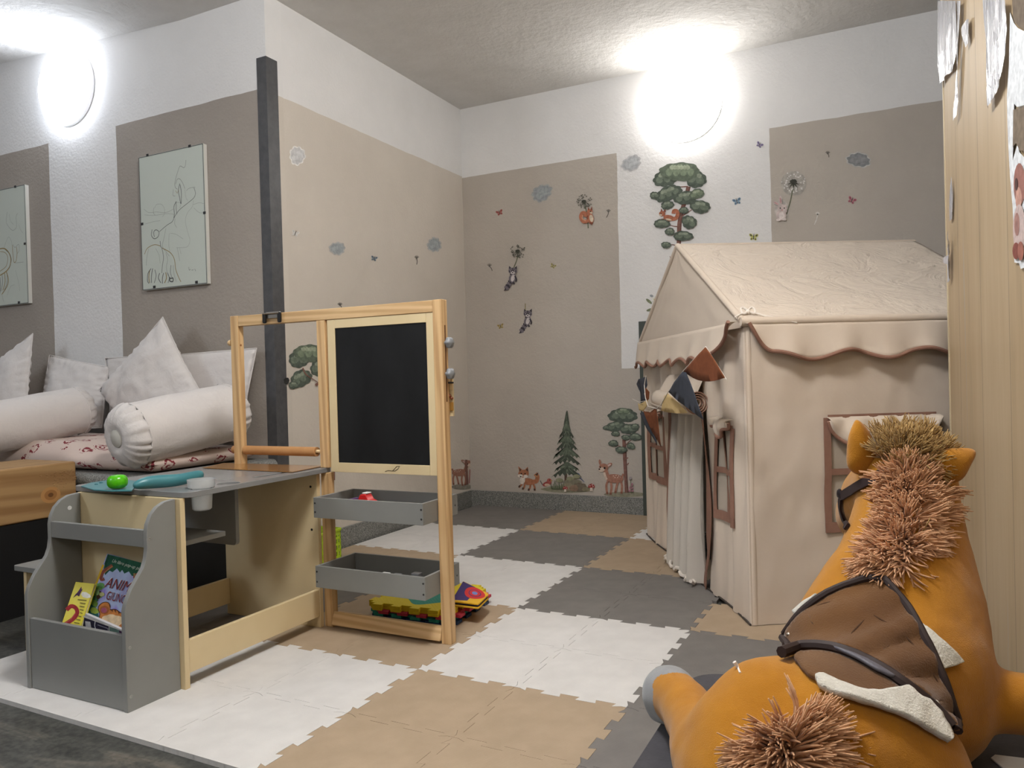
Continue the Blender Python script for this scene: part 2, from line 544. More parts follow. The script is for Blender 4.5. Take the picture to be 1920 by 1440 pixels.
# ------------------------------------------------------------------ materials for furniture
GREY = mat('grey_lacquer', (130, 131, 129), .42, c2=(135, 136, 133), vs_=6, spec=.45)
CREAM = mat('cream_board', (214, 194, 152), .45, c2=(220, 201, 160), vs_=5, spec=.4)
PINEX = wood('pine_x', (216, 184, 138), (194, 158, 112), 'x', 1.6)
PINEZ = wood('pine_z', (214, 180, 132), (190, 152, 106), 'z', 1.6)
TIMBER = wood('timber', (172, 138, 94), (146, 110, 70), 'y', .75, .6, bump=.25)
SCREW = mat('screw_steel', (170, 170, 168), .35, metal=.6)
DARK = mat('dark_hole', (22, 21, 20), .7)
BLACK = mat('black_board', (12, 12, 12), .6)
WCLOTH = N('white_linen')
_cv = WCLOTH.coord((1, 1, 1))
WCLOTH.bump(WCLOTH.val(WCLOTH.noise(_cv, 16, 5, .6, .6), 'ADD', WCLOTH.val(WCLOTH.noise(_cv, 500, 2), 'MULTIPLY', .06)), .35, .012)
WHITE = WCLOTH.set(lin((214, 209, 206)), .85, spec=.2, sheen=.15)


def screw(parent, c, n, r=.004, m=None):
    mb = MB(); mb.lathe([(0, -.001), (r, -.001), (r, .0008), (r * .55, .0012), (r * .5, .0004), (0, .0004)], c, n, 14)
    return mb.build('screw', m or SCREW, parent, smooth=True)


# ------------------------------------------------------------------ art desk with easel
Z0 = TH
desk = thing('art_desk', (-1.88, 1.7, Z0), "children's grey and pine art desk with bookcase end, chalkboard easel and two hanging trays", 'desk')
TT = .530
rx = lambda x, y: P(x, y, 'z', TT)
h2 = rx(421, 907); cupc = rx(376, 908); sl0 = rx(482, 896); sl1 = rx(556, 884)
outer = rrect(-2.128, -1.65, 1.40, 1.985, .03)
CUPX, CUPY = -1.688, 1.478
hole1 = ell(CUPX, CUPY, .031, .031, 24); hole2 = ell(-1.69, 1.575, .031, .031, 24)
slot = rrect(-1.72, -1.695, 1.69, 1.86, .0124, 5)
b = MB(); b.plate([outer, hole1, hole2, slot], TT - .015, TT); b.build('tabletop', mat('grey_top', (128, 130, 131), .22, c2=(133, 134, 134), vs_=5, spec=.5), desk, bevel=.002)
box('end_panel', CREAM, -2.09, -1.672, 1.393, 1.409, Z0, TT - .016, desk, .0015)
box('end_panel', CREAM, -2.09, -1.674, 1.925, 1.941, Z0, TT - .016, desk, .0015)
box('low_rail', CREAM, -1.690, -1.676, 1.4095, 1.9245, .05, .137, desk, .0015)
box('low_rail', CREAM, -2.088, -2.074, 1.4095, 1.9245, .05, .137, desk, .0015)
box('inner_shelf', GREY, -2.085, -1.735, 1.4095, 1.60, .372, .386, desk, .0015)
b = MB(); b.prism(rrect(-2.085, -1.80, .318, TT - .0155, .012), lambda p, t: (p[0], t, p[1]), 1.700, 1.714); b.build('modesty_panel', GREY, desk, bevel=.001)
# bookcase end: two S-shaped cheeks, front panel, top bar, shelf
prof = [(1.236, Z0), (1.236, .262), (1.243, .285), (1.258, .312), (1.276, .335), (1.292, .355), (1.300, .375), (1.304, .40), (1.304, .44), (1.308, .462), (1.319, .484), (1.337, .501), (1.36, .511), (1.392, .5135), (1.392, Z0)]
for x0, x1 in ((-2.090, -2.076), (-1.702, -1.688)):
    b = MB(); b.prism(prof, lambda p, t: (t, p[0], p[1]), x0, x1)
    ck = b.build('bookcase_cheek', GREY, desk, bevel=.0015)
box('bookcase_front', GREY, -2.0755, -1.7025, 1.240, 1.252, Z0 + .001, .2, desk, .0015)
box('bookcase_bar', GREY, -2.0755, -1.7025, 1.305, 1.317, .403, .447, desk, .0015)
box('bookcase_shelf', GREY, -2.0755, -1.7025, 1.3175, 1.3925, .403, .415, desk, .001)
box('bookcase_floor', GREY, -2.0755, -1.7025, 1.2525, 1.3925, .095, .107, desk, .001)
for y, z in ((1.311, .425), (1.246, .17), (1.246, .05)): screw(desk, (-1.688, y, z), (1, 0, 0), .0045)
screw(desk, (-2.0758, 1.36, .475), (1, 0, 0), .006, mat('screw_cap', (205, 205, 205), .3))
for z in (.47, .33, .10): screw(desk, (-1.676, 1.9249, z) if 0 else (-1.70, 1.9247, z), (0, -1, 0), .004, DARK)
# easel frame
EY0, EY1 = 1.945, 1.972
pz = Z0
box('easel_post', PINEZ, -2.057, -2.022, EY0, EY1, TT + .0005, 1.047, desk, .002)
box('easel_post', PINEZ, -1.674, -1.640, EY0 + .0, EY1, TT + .0005, 1.0095, desk, .002)
box('easel_post', PINEZ, -1.6735, -1.6405, EY0, EY1, pz, TT - .0155, desk, .002)
post = box('easel_post', PINEZ, -1.228, -1.195, EY0, EY1 + .004, pz, 1.047, desk, .002)
box('post_slot', mat('dark_wood_groove', (112, 74, 40), .7), -1.1955, -1.1945, 1.957, 1.964, .74, .97, post)
box('easel_beam', PINEX, -2.0215, -1.2285, EY0 + .001, EY1 - .001, 1.010, 1.046, desk, .002)
b = MB(); b.hexa([(-1.640, 1.935, .022), (-1.2285, 1.935, .022), (-1.2285, 1.972, .022), (-1.640, 1.972, .022), (-1.640, 1.950, .064), (-1.2285, 1.950, .064), (-1.2285, 1.990, .052), (-1.640, 1.990, .052)])
b.build('easel_rail', PINEX, desk, bevel=.002)
# chalkboard panel
cb = box('chalkboard', mat('chalkboard', (10, 10, 11), .6, c2=(22, 23, 24), vs_=7, stretch=(1.6, 1, .7), detail=5, spec=.3), -1.602, -1.254, 1.951, 1.960, .548, .981, desk)
for nm, a in (('chalkboard_stile', (-1.632, -1.602, .518, 1.0095)), ('chalkboard_stile', (-1.2535, -1.2285, .518, 1.0095)), ('chalkboard_rail', (-1.6018, -1.2538, .5485, .518)), ('chalkboard_rail', (-1.6018, -1.2538, 1.0095, .981))):
    box(nm, CREAM, a[0], a[1], 1.948, 1.964, min(a[2], a[3]), max(a[2], a[3]), desk, .001)
pts = [P(x, y, 'y', 1.9473) for x, y in ((722, 884), (728, 882), (734, 883), (741, 883), (747, 878), (749, 874), (744, 874), (739, 880), (736, 883))]
b = MB(); b.tube(pts, .0007, 5); b.build('pen_scribble', mat('pencil', (60, 52, 40), .6), desk)
# knobs
KNOB = mat('grey_knob', (132, 136, 140), .4)
for kx, ky in ((838, 643), (839, 701)):
    c = P(kx, ky, 'x', -1.195); c.y = 1.9605
    b = MB()
    b.lathe([(0, 0), (.006, 0), (.006, .006), (.0145, .008), (.0165, .012), (.0165, .018), (.013, .023), (0, .025)], c, (1, 0, 0), 30)
    for v in b.bm.verts:
        dd = Vector((0, v.co.y - c.y, v.co.z - c.z)); r = dd.length
        if r > .012:
            k = 1 + .09 * cos(6 * math.atan2(dd.z, dd.y)); v.co.y = c.y + dd.y * k; v.co.z = c.z + dd.z * k
    b.build('knob', KNOB, post, smooth=True, angle=60)
b = MB(); b.lathe([(0, 0), (.005, 0), (.005, .008), (.010, .010), (.011, .016), (.008, .022), (0, .023)], (-2.057, 1.958, .955), (-1, 0, 0), 18); b.build('wooden_knob', PINEX, desk, smooth=True)
screw(desk, (-2.0219, 1.957, .945), (1, 0, 0), .004, mat('plug', (150, 104, 60), .6))
b = MB(); b.lathe([(0, 0), (.0125, 0), (.0135, .004), (.0135, .012), (.011, .016), (0, .017)], (-2.0575, 1.958, .582), (-1, 0, 0), 18); b.build('dowel_knob', mat('dowel_brown', (170, 124, 78), .5), desk, smooth=True)
b = MB(); b.tube([(-2.0215, 1.958, .582), (-1.6745, 1.958, .582)], .006, 14); b.build('dowel', mat('pale_dowel', (232, 206, 160), .5), desk, smooth=True)
# paper clip board clamp on the beam
cl = P(513, 592, 'y', EY0 - .002)
b = MB(); b.prism(rrect(cl.x - .032, cl.x + .032, 1.028, 1.050, .004), lambda p, t: (p[0], t, p[1]), EY0 - .006, EY0)
clip = b.build('clip', mat('chrome', (190, 188, 184), .2, metal=.9), desk, bevel=.001)
for s in (-1, 1):
    b = MB(); b.prism(rrect(cl.x + s * .033 - .007, cl.x + s * .033 + .007, 1.012, 1.047, .005), lambda p, t: (p[0], t, p[1]), EY0 - .014, EY0 - .0063); b.build('clip_jaw', mat('black_plastic', (20, 19, 19), .35), clip, bevel=.002)
b = MB(); b.tube([(cl.x - .034, EY0 - .012, 1.044), (cl.x + .034, EY0 - .012, 1.044)], .003, 8); b.build('clip_bar', mat('chrome', (0, 0, 0)), clip, smooth=True)
# trays
for z0, z1 in ((.383, .447), (.163, .231)):
    b = MB(); X0, X1, Y0, Y1, w = -1.6385, -1.2295, 1.866, 2.064, .009
    b.box(X0, X1, Y0, Y0 + w, z0, z1); b.box(X0, X1, Y1 - w, Y1, z0, z1); b.box(X0, X0 + w, Y0 + w, Y1 - w, z0, z1); b.box(X1 - w, X1, Y0 + w, Y1 - w, z0, z1); b.box(X0 + w, X1 - w, Y0 + w, Y1 - w, z0 + .004, z0 + .010)
    tr = b.build('tray', GREY, desk, bevel=.001)
    for x in (X0 + .006, X1 - .006):
        for z in (z0 + .018, z1 - .018): screw(tr, (x, Y0, z), (0, -1, 0), .003, mat('black_screw', (40, 40, 42), .4))
    screw(tr, (-1.285, Y1 - w, z1 - .02), (0, -1, 0), .006, mat('screw_cap', (0, 0, 0)))
    screw(tr, (X1 - .0005, Y1 - .015, z0 + .03), (1, 0, 0), .003, mat('black_screw', (0, 0, 0)))
# busy board of latches on the back of the easel
bb = box('busy_board', CREAM, -1.205, -1.190, 1.985, 1.995, .695, .815, desk, .001)
bz = lambda z: z
box('latch_plate', mat('pale_wood', (222, 196, 150), .5), -1.200, -1.186, 1.981, 1.9845, .775, .808, bb, .001)
b = MB(); b.tube([(-1.193, 1.981, .797), (-1.193, 1.972, .797)], .003, 8); b.tube([(-1.203, 1.972, .797), (-1.178, 1.972, .797)], .0028, 8); b.build('latch_handle', mat('latch_steel', (70, 70, 72), .35, metal=.7), bb)
b = MB(); b.ball((-1.197, 1.979, .757), .006); b.ball((-1.189, 1.979, .750), .005); b.build('wooden_bead', mat('brown_bead', (120, 62, 34), .4), bb, smooth=True)
box('small_bolt', mat('brass', (190, 150, 80), .35, metal=.6), -1.200, -1.186, 1.981, 1.9845, .712, .738, bb, .001)
# cardboard roll on the dowel
b = MB(); b.lathe([(.0085, 0), (.0155, 0), (.0155, .318), (.0085, .318), (.0085, 0)], (-2.015, 1.958, .5805), (1, 0, 0), 26)
o = b.build('cardboard_tube', mat('cardboard', (172, 124, 76), .7, c2=(182, 134, 84), vs_=20), smooth=True, angle=50); props(o, 'brown cardboard roll on the wooden dowel of the easel', 'paper roll')

# ------------------------------------------------------------------ things on the desk
kr = [P(x, y, 'z', TT + .002) for x, y in ((383, 877), (422, 868), (612, 873), (550, 885))]
b = MB()
for k_ in kr: k_.y -= .007
def _kr(u, v):
    return (kr[0].lerp(kr[3], u)).lerp(kr[1].lerp(kr[2], u), v)
lower = []
for k in range(61):
    p = _kr(k / 60, 0); p.y += .0035 if k % 2 else 0; lower.append(p)
top = [_kr(1, .0), _kr(1, 1), _kr(0, 1)]
b.prism(lower + top[1:], lambda p, t: (p.x, p.y, t), TT + .0015, TT + .003)
o = b.build('paper_cutter_sheet', mat('glossy_brown', (150, 104, 52), .12, c2=(160, 114, 62), vs_=10, spec=.6), bevel=0)
props(o, 'glossy brown sheet with a serrated edge lying across the back of the desk', 'sheet')
# translucent cup hanging in the desk hole
q = N('clear_plastic')
CLEAR = q.set(lin((236, 238, 238)), .3, trans=.72, spec=.5); q.b.inputs['IOR'].default_value = 1.2
b = MB(); b.lathe([(.0, -.060), (.021, -.060), (.0255, -.056), (.0285, -.004), (.0300, .0012), (.0345, .0022), (.0370, .024), (.0357, .024), (.0328, .0035), (.0280, -.003), (.0242, -.054), (.0200, -.0582), (0, -.0582)], (CUPX, CUPY, TT + .0005), (0, 0, 1), 32)
o = b.build('plastic_cup', CLEAR, smooth=True, angle=60); props(o, 'small translucent plastic cup hanging in the round hole of the desk', 'cup')
# teal scoop: flat pan with a raised lip and a thick curved handle
TEAL = mat('teal_plastic', (60, 122, 130), .35, c2=(66, 128, 136), vs_=4, spec=.5)
sc = thing('plastic_scoop', P(210, 910, 'z', TT), 'flat teal plastic scoop with thick curved handle lying on the grey desktop', 'scoop')
z = TT + .0008
pan = [P(x, y, 'z', TT + .004) for x, y in ((140, 913.5), (172, 919), (205, 921), (244, 920.5), (248, 915), (256, 903), (238, 901), (200, 901), (166, 906))]
pan[0].y += .012
b = MB()
b.prism(pan, lambda p, t: (p.x, p.y + .006, t), z, z + .0045)
pp = b.build('pan', TEAL, sc, bevel=.0018)
for x, y in ((177, 909), (186, 906)):
    c = P(x, y, 'z', TT + .005); b = MB(); b.ball((c.x, c.y + .006, TT + .006), .004, (1.6, 1, .5)); b.build('stud', mat('dark_teal', (46, 104, 112), .4), pp, smooth=True)
hp = [D(248, 911, 2.02), D(266, 906, 2.04), D(290, 904, 2.07), D(315, 902.5, 2.09), D(338, 899.5, 2.12), D(358, 894.5, 2.15), D(376, 890, 2.18)]
rs_ = [.013, .0175, .0185, .0175, .0165, .0155, .0145]
for i, p in enumerate(hp):
    p.y += .014 if i < 4 else .0
    lowz = TT + .001 + rs_[i]
    p.z = max(p.z, lowz)
b = MB(); b.tube([hp[0].lerp(hp[1], -.4)] + hp + [hp[-1] + (hp[-1] - hp[-2]).normalized() * .006], [.006] + rs_ + [.008], 18)
b.build('handle', TEAL, sc, smooth=True, sub=1, angle=180)
# green ribbed squashy ball
bc = P(215, 899, 'z', TT + .032); bc.y += .008; bc.z = TT + .0062 + .019
b = MB(); b.ball((0, 0, 0), 1, n=48, m=24)
for v in b.bm.verts:
    a = math.atan2(v.co.y, v.co.x); r = sqrt(v.co.x ** 2 + v.co.y ** 2)
    k = (1 + .05 * cos(22 * a)) * (1 - abs(v.co.z) ** 4 * .0) * (max(r, 1e-4) ** -.25)
    zz = max(-1, min(1, v.co.z * 1.0)); zz = math.copysign(abs(zz) ** .8, zz) * (1 - .25 * max(0, 1 - r * 2.2))
    v.co = Vector((bc.x + v.co.x * k * .0255, bc.y + v.co.y * k * .0255, bc.z + zz * .0195))
q = N('green_jelly'); GJ = q.set(lin((84, 190, 18)), .18, spec=.6); q.b.inputs['Subsurface Weight'].default_value = .4; q.b.inputs['Subsurface Radius'].default_value = (.01, .02, .005)
o = b.build('squashy_ball', GJ, smooth=True, angle=180); props(o, 'small bright green ribbed squashy ball sitting on the teal scoop', 'ball')

# ------------------------------------------------------------------ step stool left of the bookcase
st = thing('step_stool', (-2.26, 1.55, Z0), 'low grey-topped cream step stool on the white mat beside the bookcase', 'stool')
b = MB(); b.plate([rrect(-2.425, -2.10, 1.402, 1.72, .012)], .258, .273); b.build('seat', GREY, st, bevel=.002)
box('leg', CREAM, -2.388, -2.374, 1.412, 1.70, Z0, .2575, st, .001)
box('leg', CREAM, -2.130, -2.116, 1.412, 1.70, Z0, .2575, st, .001)
box('stretcher', CREAM, -2.3735, -2.1305, 1.63, 1.644, .07, .16, st, .001)

# ------------------------------------------------------------------ things in the trays and on the floor
RED = mat('red_plastic', (200, 34, 34), .35); WHT = mat('white_plastic', (226, 226, 224), .4)
car = thing('toy_car', (-1.50, 1.95, .394), 'small red toy car with a white roof in the upper grey tray', 'toy car')
b = MB(); b.prism([(-.034, .405), (-.034, .425), (-.018, .430), (-.010, .447), (.012, .449), (.022, .432), (.036, .427), (.036, .405)], lambda p, t: (-1.50 + p[0], 1.95 + t, p[1] + .004), -.016, .016); b.build('body', RED, car, bevel=.003)
box('roof', WHT, -1.503, -1.485, 1.937, 1.963, .4535, .457, car, .001)
for sx in (-.02, .022):
    b = MB(); b.lathe([(0, -.018), (.009, -.018), (.009, .018), (0, .018)], (-1.50 + sx, 1.95, .4025), (0, 1, 0), 16); b.build('wheel', mat('rubber', (24, 24, 24), .7), car)
b = MB(); b.plate([rrect(-1.60, -1.552, 1.90, 1.93, .006)], .3935, .434); o = b.build('toy_block', RED, bevel=.003); props(o, 'red plastic toy block at the left of the upper grey tray', 'toy')
b = MB(); b.plate([rrect(-1.545, -1.537, 1.905, 1.965, .003)], .3935, .437); o = b.build('toy_stick', mat('violet_plastic', (96, 74, 130), .4), bevel=.001); props(o, 'thin violet toy stick beside the red car in the upper tray', 'toy')
for k, (x, y, hh) in enumerate(((-1.395, 1.90, .048), (-1.36, 1.912, .045), (-1.325, 1.898, .044), (-1.30, 1.93, .050))):
    b = MB(); b.plate([rrect(x - .014, x + .014, y - .012, y + .012, .004)], .1735, .1735 + hh)
    o = b.build('toy_brick', WHT if k % 2 == 0 else mat('grey_plastic', (120, 122, 126), .4), bevel=.002)
    props(o, ['white toy brick in the lower tray, leftmost of four', 'grey toy brick in the lower tray, next to the leftmost white one', 'white toy brick in the lower tray, in front of the tall grey one', 'tallest grey toy brick at the right end of the lower tray'][k], 'toy brick', 'toy bricks in the lower tray')
# lime crate behind the desk
LIME = mat('lime_plastic', (176, 206, 40), .4)
cr = thing('plastic_crate', (-2.30, 2.65, Z0), 'lime green slatted plastic crate on the floor behind the easel', 'crate')
b = MB(); x0, x1, y0, y1, z0, z1 = -2.37, -2.235, 2.575, 2.72, TH + .001, P(640, 988, 'x', -2.24).z
b.box(x0, x1, y0, y1, z0, z0 + .006)
hh_ = z1 - z0
for zz in (z0 + .006, z0 + hh_ * .25, z0 + hh_ * .45, z0 + hh_ * .65, z1 - .03):
    h = .010 if zz < z1 - .031 else .03
    b.box(x0, x1, y0, y0 + .005, zz, zz + h); b.box(x0, x1, y1 - .005, y1, zz, zz + h); b.box(x0, x0 + .005, y0 + .005, y1 - .005, zz, zz + h); b.box(x1 - .005, x1, y0 + .005, y1 - .005, zz, zz + h)
for k in range(9):
    t = k / 8
    xx = x0 + (x1 - x0 - .008) * t; yy = y0 + (y1 - y0 - .008) * t
    b.box(xx, xx + .008, y0 + .0005, y0 + .0045, z0, z1 - .01); b.box(xx, xx + .008, y1 - .0045, y1 - .0005, z0, z1 - .01)
    b.box(x0 + .0005, x0 + .0045, yy, yy + .008, z0, z1 - .01); b.box(x1 - .0045, x1 - .0005, yy, yy + .008, z0, z1 - .01)
b.build('basket', LIME, cr)
b = MB(); b.plate([rrect(x0 - .006, x1 + .006, y0 - .006, y1 + .006, .012), rrect(x0 + .006, x1 - .006, y0 + .006, y1 - .006, .008)], z1 - .012, z1); b.build('rim', LIME, cr, bevel=.002)

# stack of thick play-mat pieces behind the easel
def puzzle_piece(w, n, tab, z0, z1, cx, cy, rot, hole=None):
    per = w / n; e = []
    for k in range(n):
        c = (k + .5) * per
        e += [(c - per * .22, 0), (c - per * .27, tab), (c + per * .27, tab), (c + per * .22, 0)]
    pts = []
    for s in range(4):
        a = s * pi / 2
        for t, f in [(0, 0)] + e:
            x, y = t - w / 2, -w / 2 - f
            pts.append((x * cos(a) - y * sin(a), x * sin(a) + y * cos(a)))
    R = lambda p: (cx + p[0] * cos(rot) - p[1] * sin(rot), cy + p[0] * sin(rot) + p[1] * cos(rot))
    m = MB(); m.plate([[R(p) for p in pts]] + ([[R(p) for p in hole]] if hole else []), z0, z1)
    return m, R


def eva(name, c):
    q = N(name); w = q.n('ShaderNodeTexWave', wave_type='BANDS', bands_direction='DIAGONAL'); w.inputs['Scale'].default_value = 45; q.link(q.coord((1, 1, .2)), w.inputs['Vector'])
    q.bump(w.outputs['Fac'], .25, .0015); return q.set(lin(c), .55, spec=.35)


YEL = eva('yellow_eva', (226, 204, 40)); PNK = eva('pink_eva', (196, 60, 84)); NAVY = eva('navy_eva', (32, 62, 104)); TEA = eva('teal_eva', (46, 150, 134)); DRED = eva('dark_red_eva', (140, 34, 44))
mc = (-1.452, 2.228)
blob = [(.02 + .085 * cos(t) * (1 + .18 * cos(2 * t + .6)), -.03 + .075 * sin(t) * (1 + .2 * sin(3 * t))) for t in (2 * pi * k / 40 for k in range(40))]
spec = [('navy', NAVY, .0128, .0228, (.012, -.004), .02), ('teal', TEA, .0130 + .0099, .0230 + .0099, (.0, .006), -.015), ('pink', PNK, .0332, .0432, (.018, .004), .03), ('yellow', YEL, .0434, .0534, (-.002, 0), 0.0)]
labs = {'navy': 'navy blue foam play mat piece at the bottom of the mat stack', 'teal': 'teal foam play mat piece second from the floor in the stack', 'pink': 'pink foam play mat piece just under the yellow ones', 'yellow': 'plain yellow foam play mat piece under the topmost yellow one'}
for nm, m_, z0, z1, of, rt in spec:
    m, R = puzzle_piece(.285, 4, .018, z0, z1, mc[0] + of[0], mc[1] + of[1], .05 + rt)
    props(m.build('play_mat_piece', m_, bevel=.001), labs[nm], 'foam mat', 'stacked foam play mat pieces')
top = thing('play_mat_piece', (mc[0], mc[1], .0536), 'topmost yellow foam play mat piece with a teal inset shape', 'foam mat', 'stacked foam play mat pieces')
m, R = puzzle_piece(.285, 4, .018, .0537, .0637, mc[0] - .002, mc[1], .05, blob); m.build('mat_body', YEL, top, bevel=.001)
m2 = MB(); m2.plate([[R((.02 + (x - .02) * .992, -.03 + (y + .03) * .992)) for x, y in blob]], .0537, .0628); m2.build('inset', TEA, top)
# soft cloth book on the stack
ck = thing('cloth_book', (-1.40, 2.31, .064), 'soft cloth book with red and yellow cover on the yellow mat stack', 'book')
cp = [P(x, y, 'z', .085) for x, y in ((846, 1125), (897, 1131), (917, 1112), (868, 1088))]
cpc = sum(cp, Vector()) / 4
def _cb(u, v, k=1.0):
    p = (cp[0].lerp(cp[1], u)).lerp(cp[3].lerp(cp[2], u), v); return cpc + (p - cpc) * k
for nm, mm, z0, z1, k in (('page', mat('yellow_cloth', (222, 174, 44), .8), .0645, .0705, 1.0), ('page', mat('navy_cloth', (30, 38, 74), .8), .0712, .0765, .95), ('page', mat('yellow_cloth', (0, 0, 0)), .0772, .0835, 1.0)):
    b = MB(); b.prism([_cb(u, v, k) for u, v in ((.04, 0), (.96, 0), (1, .05), (1, .95), (.96, 1), (.04, 1), (0, .95), (0, .05))], lambda p, t: (p.x, p.y, t), z0, z1); b.build(nm, mm, ck, bevel=.0025, seg=3)
CB = [mat('violet_cloth', (66, 50, 108), .8), mat('red_cloth', (204, 50, 50), .8), mat('blue_cloth', (112, 134, 190), .8)]
b = MB()
for k, (mi, pts) in enumerate(((0, [(.02, .03), (.55, .1), (.6, .5), (.5, .97), (.02, .97)]), (1, ell(.62, .62, .36, .35, 28)), (0, ell(.62, .62, .22, .21, 24)), (1, ell(.62, .62, .19, .18, 24)), (2, ell(.62, .62, .1, .1, 20)))):
    b.mi = mi; b.poly([_cb(u, v) + Vector((0, 0, .0837 + k * .0003 - _cb(u, v).z)) for u, v in pts])
b.build('cover_picture', CB, ck, orient=False)

# ------------------------------------------------------------------ daybed corner: timber beam bench, stone ledge, cushion, bolsters, pillows
BLK = mat('black_base', (14, 14, 15), .7)
bench = thing('timber_bench', (-3.0, 1.2, 0), 'thick knotty timber beam on a black base at the left edge of the picture', 'bench')
bm_ = box('beam', TIMBER, -3.12, -2.80, .3, 1.866, .334, .533, bench, .008)
box('base', BLK, -3.10, -2.806, .32, 1.86, 0, .3335, bench)
b = MB(); b.lathe([(0, 0), (.006, 0), (.008, .0008), (0, .001)], (-2.8, 1.716, .437), (1, 0, 0), 20)
kn = P(95, 928, 'x', -2.8)
b = MB()
for k, (r, cc) in enumerate(((.030, 0), (.019, 1), (.008, 2))):
    b.mi = cc; b.poly([(-2.7996 + .0002 * k, kn.y + r * 1.25 * cos(t), kn.z + r * sin(t)) for t in (2 * pi * i / 24 for i in range(24))])
b.build('knot', [mat('knot_a', (186, 138, 84), .6), mat('knot_b', (160, 112, 64), .6), mat('knot_c', (112, 74, 40), .6)], bm_, orient=False)
b = MB()
for k in range(70):  # rough hewn dents near the end of the beam
    y = 1.862 - abs(random.gauss(0, .055)); zz = .505 - abs(random.gauss(0, .035))
    if zz < .42 or y < 1.72: continue
    b.ball((-2.8005, y, zz), .0045, (.35, 1.1, .6), 8, 5)
b.build('rough_grain', TIMBER, bm_, smooth=True)
ledge = thing('stone_ledge', (-2.9, 2.19, 0), 'grey speckled stone ledge with rounded edge under the patterned cushion', 'ledge')
b = MB(); y0, y1, z0, z1, r = 1.875, 2.498, .425, .482, .027
pr = [(y1, z0), (y1, z1)] + [(y0 + r - r * sin(t), z1 - r + r * cos(t)) for t in (pi * k / 10 for k in range(11))]
xs = -2.385
def _led(p, t): return (t, p[0], p[1])
b.prism(pr, _led, -4.9, xs - r)
prev = [b.bm.verts.new((xs - r, *p)) for p in pr]
for k in range(1, 9):
    a = k / 8 * pi / 2; sx = xs - r + r * sin(a)
    cur = [b.bm.verts.new((sx, y + (0 if i < 2 else 0), z0 + (z1 - z0) / 2 + (z - (z0 + z1) / 2) * max(.06, cos(a)))) for i, (y, z) in enumerate(pr)]
    for i in range(len(pr)): b.face([prev[i], prev[(i + 1) % len(pr)], cur[(i + 1) % len(pr)], cur[i]])
    prev = cur
b.face(prev)
b.build('slab', GRANITE, ledge, smooth=True, angle=50)
box('base', BLK, -4.9, -2.45, 1.93, 2.498, 0, .4245, ledge)

FL = N('floral_fabric')
_v = FL.coord((1, 1, 1))
_vo = FL.n('ShaderNodeTexVoronoi', feature='DISTANCE_TO_EDGE'); _vo.inputs['Scale'].default_value = 0
_v1 = FL.n('ShaderNodeTexVoronoi', feature='F1'); _v1.inputs['Scale'].default_value = 12.0; FL.link(_v, _v1.inputs['Vector'])
_wv = FL.val(FL.noise(_v, 55, 2), 'MULTIPLY', .25)
_d1 = FL.val(FL.val(_v1.outputs['Distance'], 'ADD', _wv), 'MULTIPLY', 34)
_ring = FL.val(FL.val(_d1, 'SINE'), 'GREATER_THAN', .1)
_in = FL.val(_v1.outputs['Distance'], 'LESS_THAN', .42)
_br = FL.val(FL.noise(_v, 70, 2), 'GREATER_THAN', .40)
_f = FL.val(FL.val(_ring, 'MULTIPLY', _in), 'MULTIPLY', _br)
FLORAL = FL.set(FL.mix(_f, lin((206, 188, 178)), lin((128, 56, 62))), .85, spec=.15)
FL.bump(FL.noise(_v, 9, 4), .3, .01)


def cushion_slab(name, x0, x1, y0, y1, z0, z1, m, label, cat, group=None):
    """flat soft pad with rounded, slightly uneven edge"""
    b = MB()
    def fn(a, c):
        pass
    nx, ny = 60, 16
    for side in (1, -1):
        V = []
        for i in range(nx + 1):
            row = []
            for j in range(ny + 1):
                u, v = i / nx, j / ny
                eu = min(u, 1 - u) * (x1 - x0); ev = min(v, 1 - v) * (y1 - y0)
                e = min(eu, ev); t = min(1, e / .06); h = (z1 - z0) / 2 * (t ** .45)
                x, y = x0 + (x1 - x0) * u, y0 + (y1 - y0) * v
                wob = .006 * fbm((x * 6, y * 6, side)) * t
                row.append(b.bm.verts.new((x + .01 * fbm((y * 9, 3, 1)) * (1 - t), y + .008 * fbm((x * 7, 5, 2)) * (1 - t), max(z0, (z0 + z1) / 2 + side * h + (wob if side > 0 else 0) + (.045 * t * max(0, min(1, (-2.88 - x) / .12)) if side > 0 else 0)))))
            V.append(row)
        for i in range(nx):
            for j in range(ny): b.face([V[i][j], V[i + 1][j], V[i + 1][j + 1], V[i][j + 1]])
    bmesh.ops.remove_doubles(b.bm, verts=b.bm.verts[:], dist=.0006)
    o = b.build(name, m, smooth=True, angle=180)
    return props(o, label, cat, group)


cushion_slab('seat_cushion', -4.7, -2.455, 1.925, 2.47, .4835, .548, FLORAL, 'long beige seat cushion printed with dark red ornaments under the white bolsters', 'cushion')


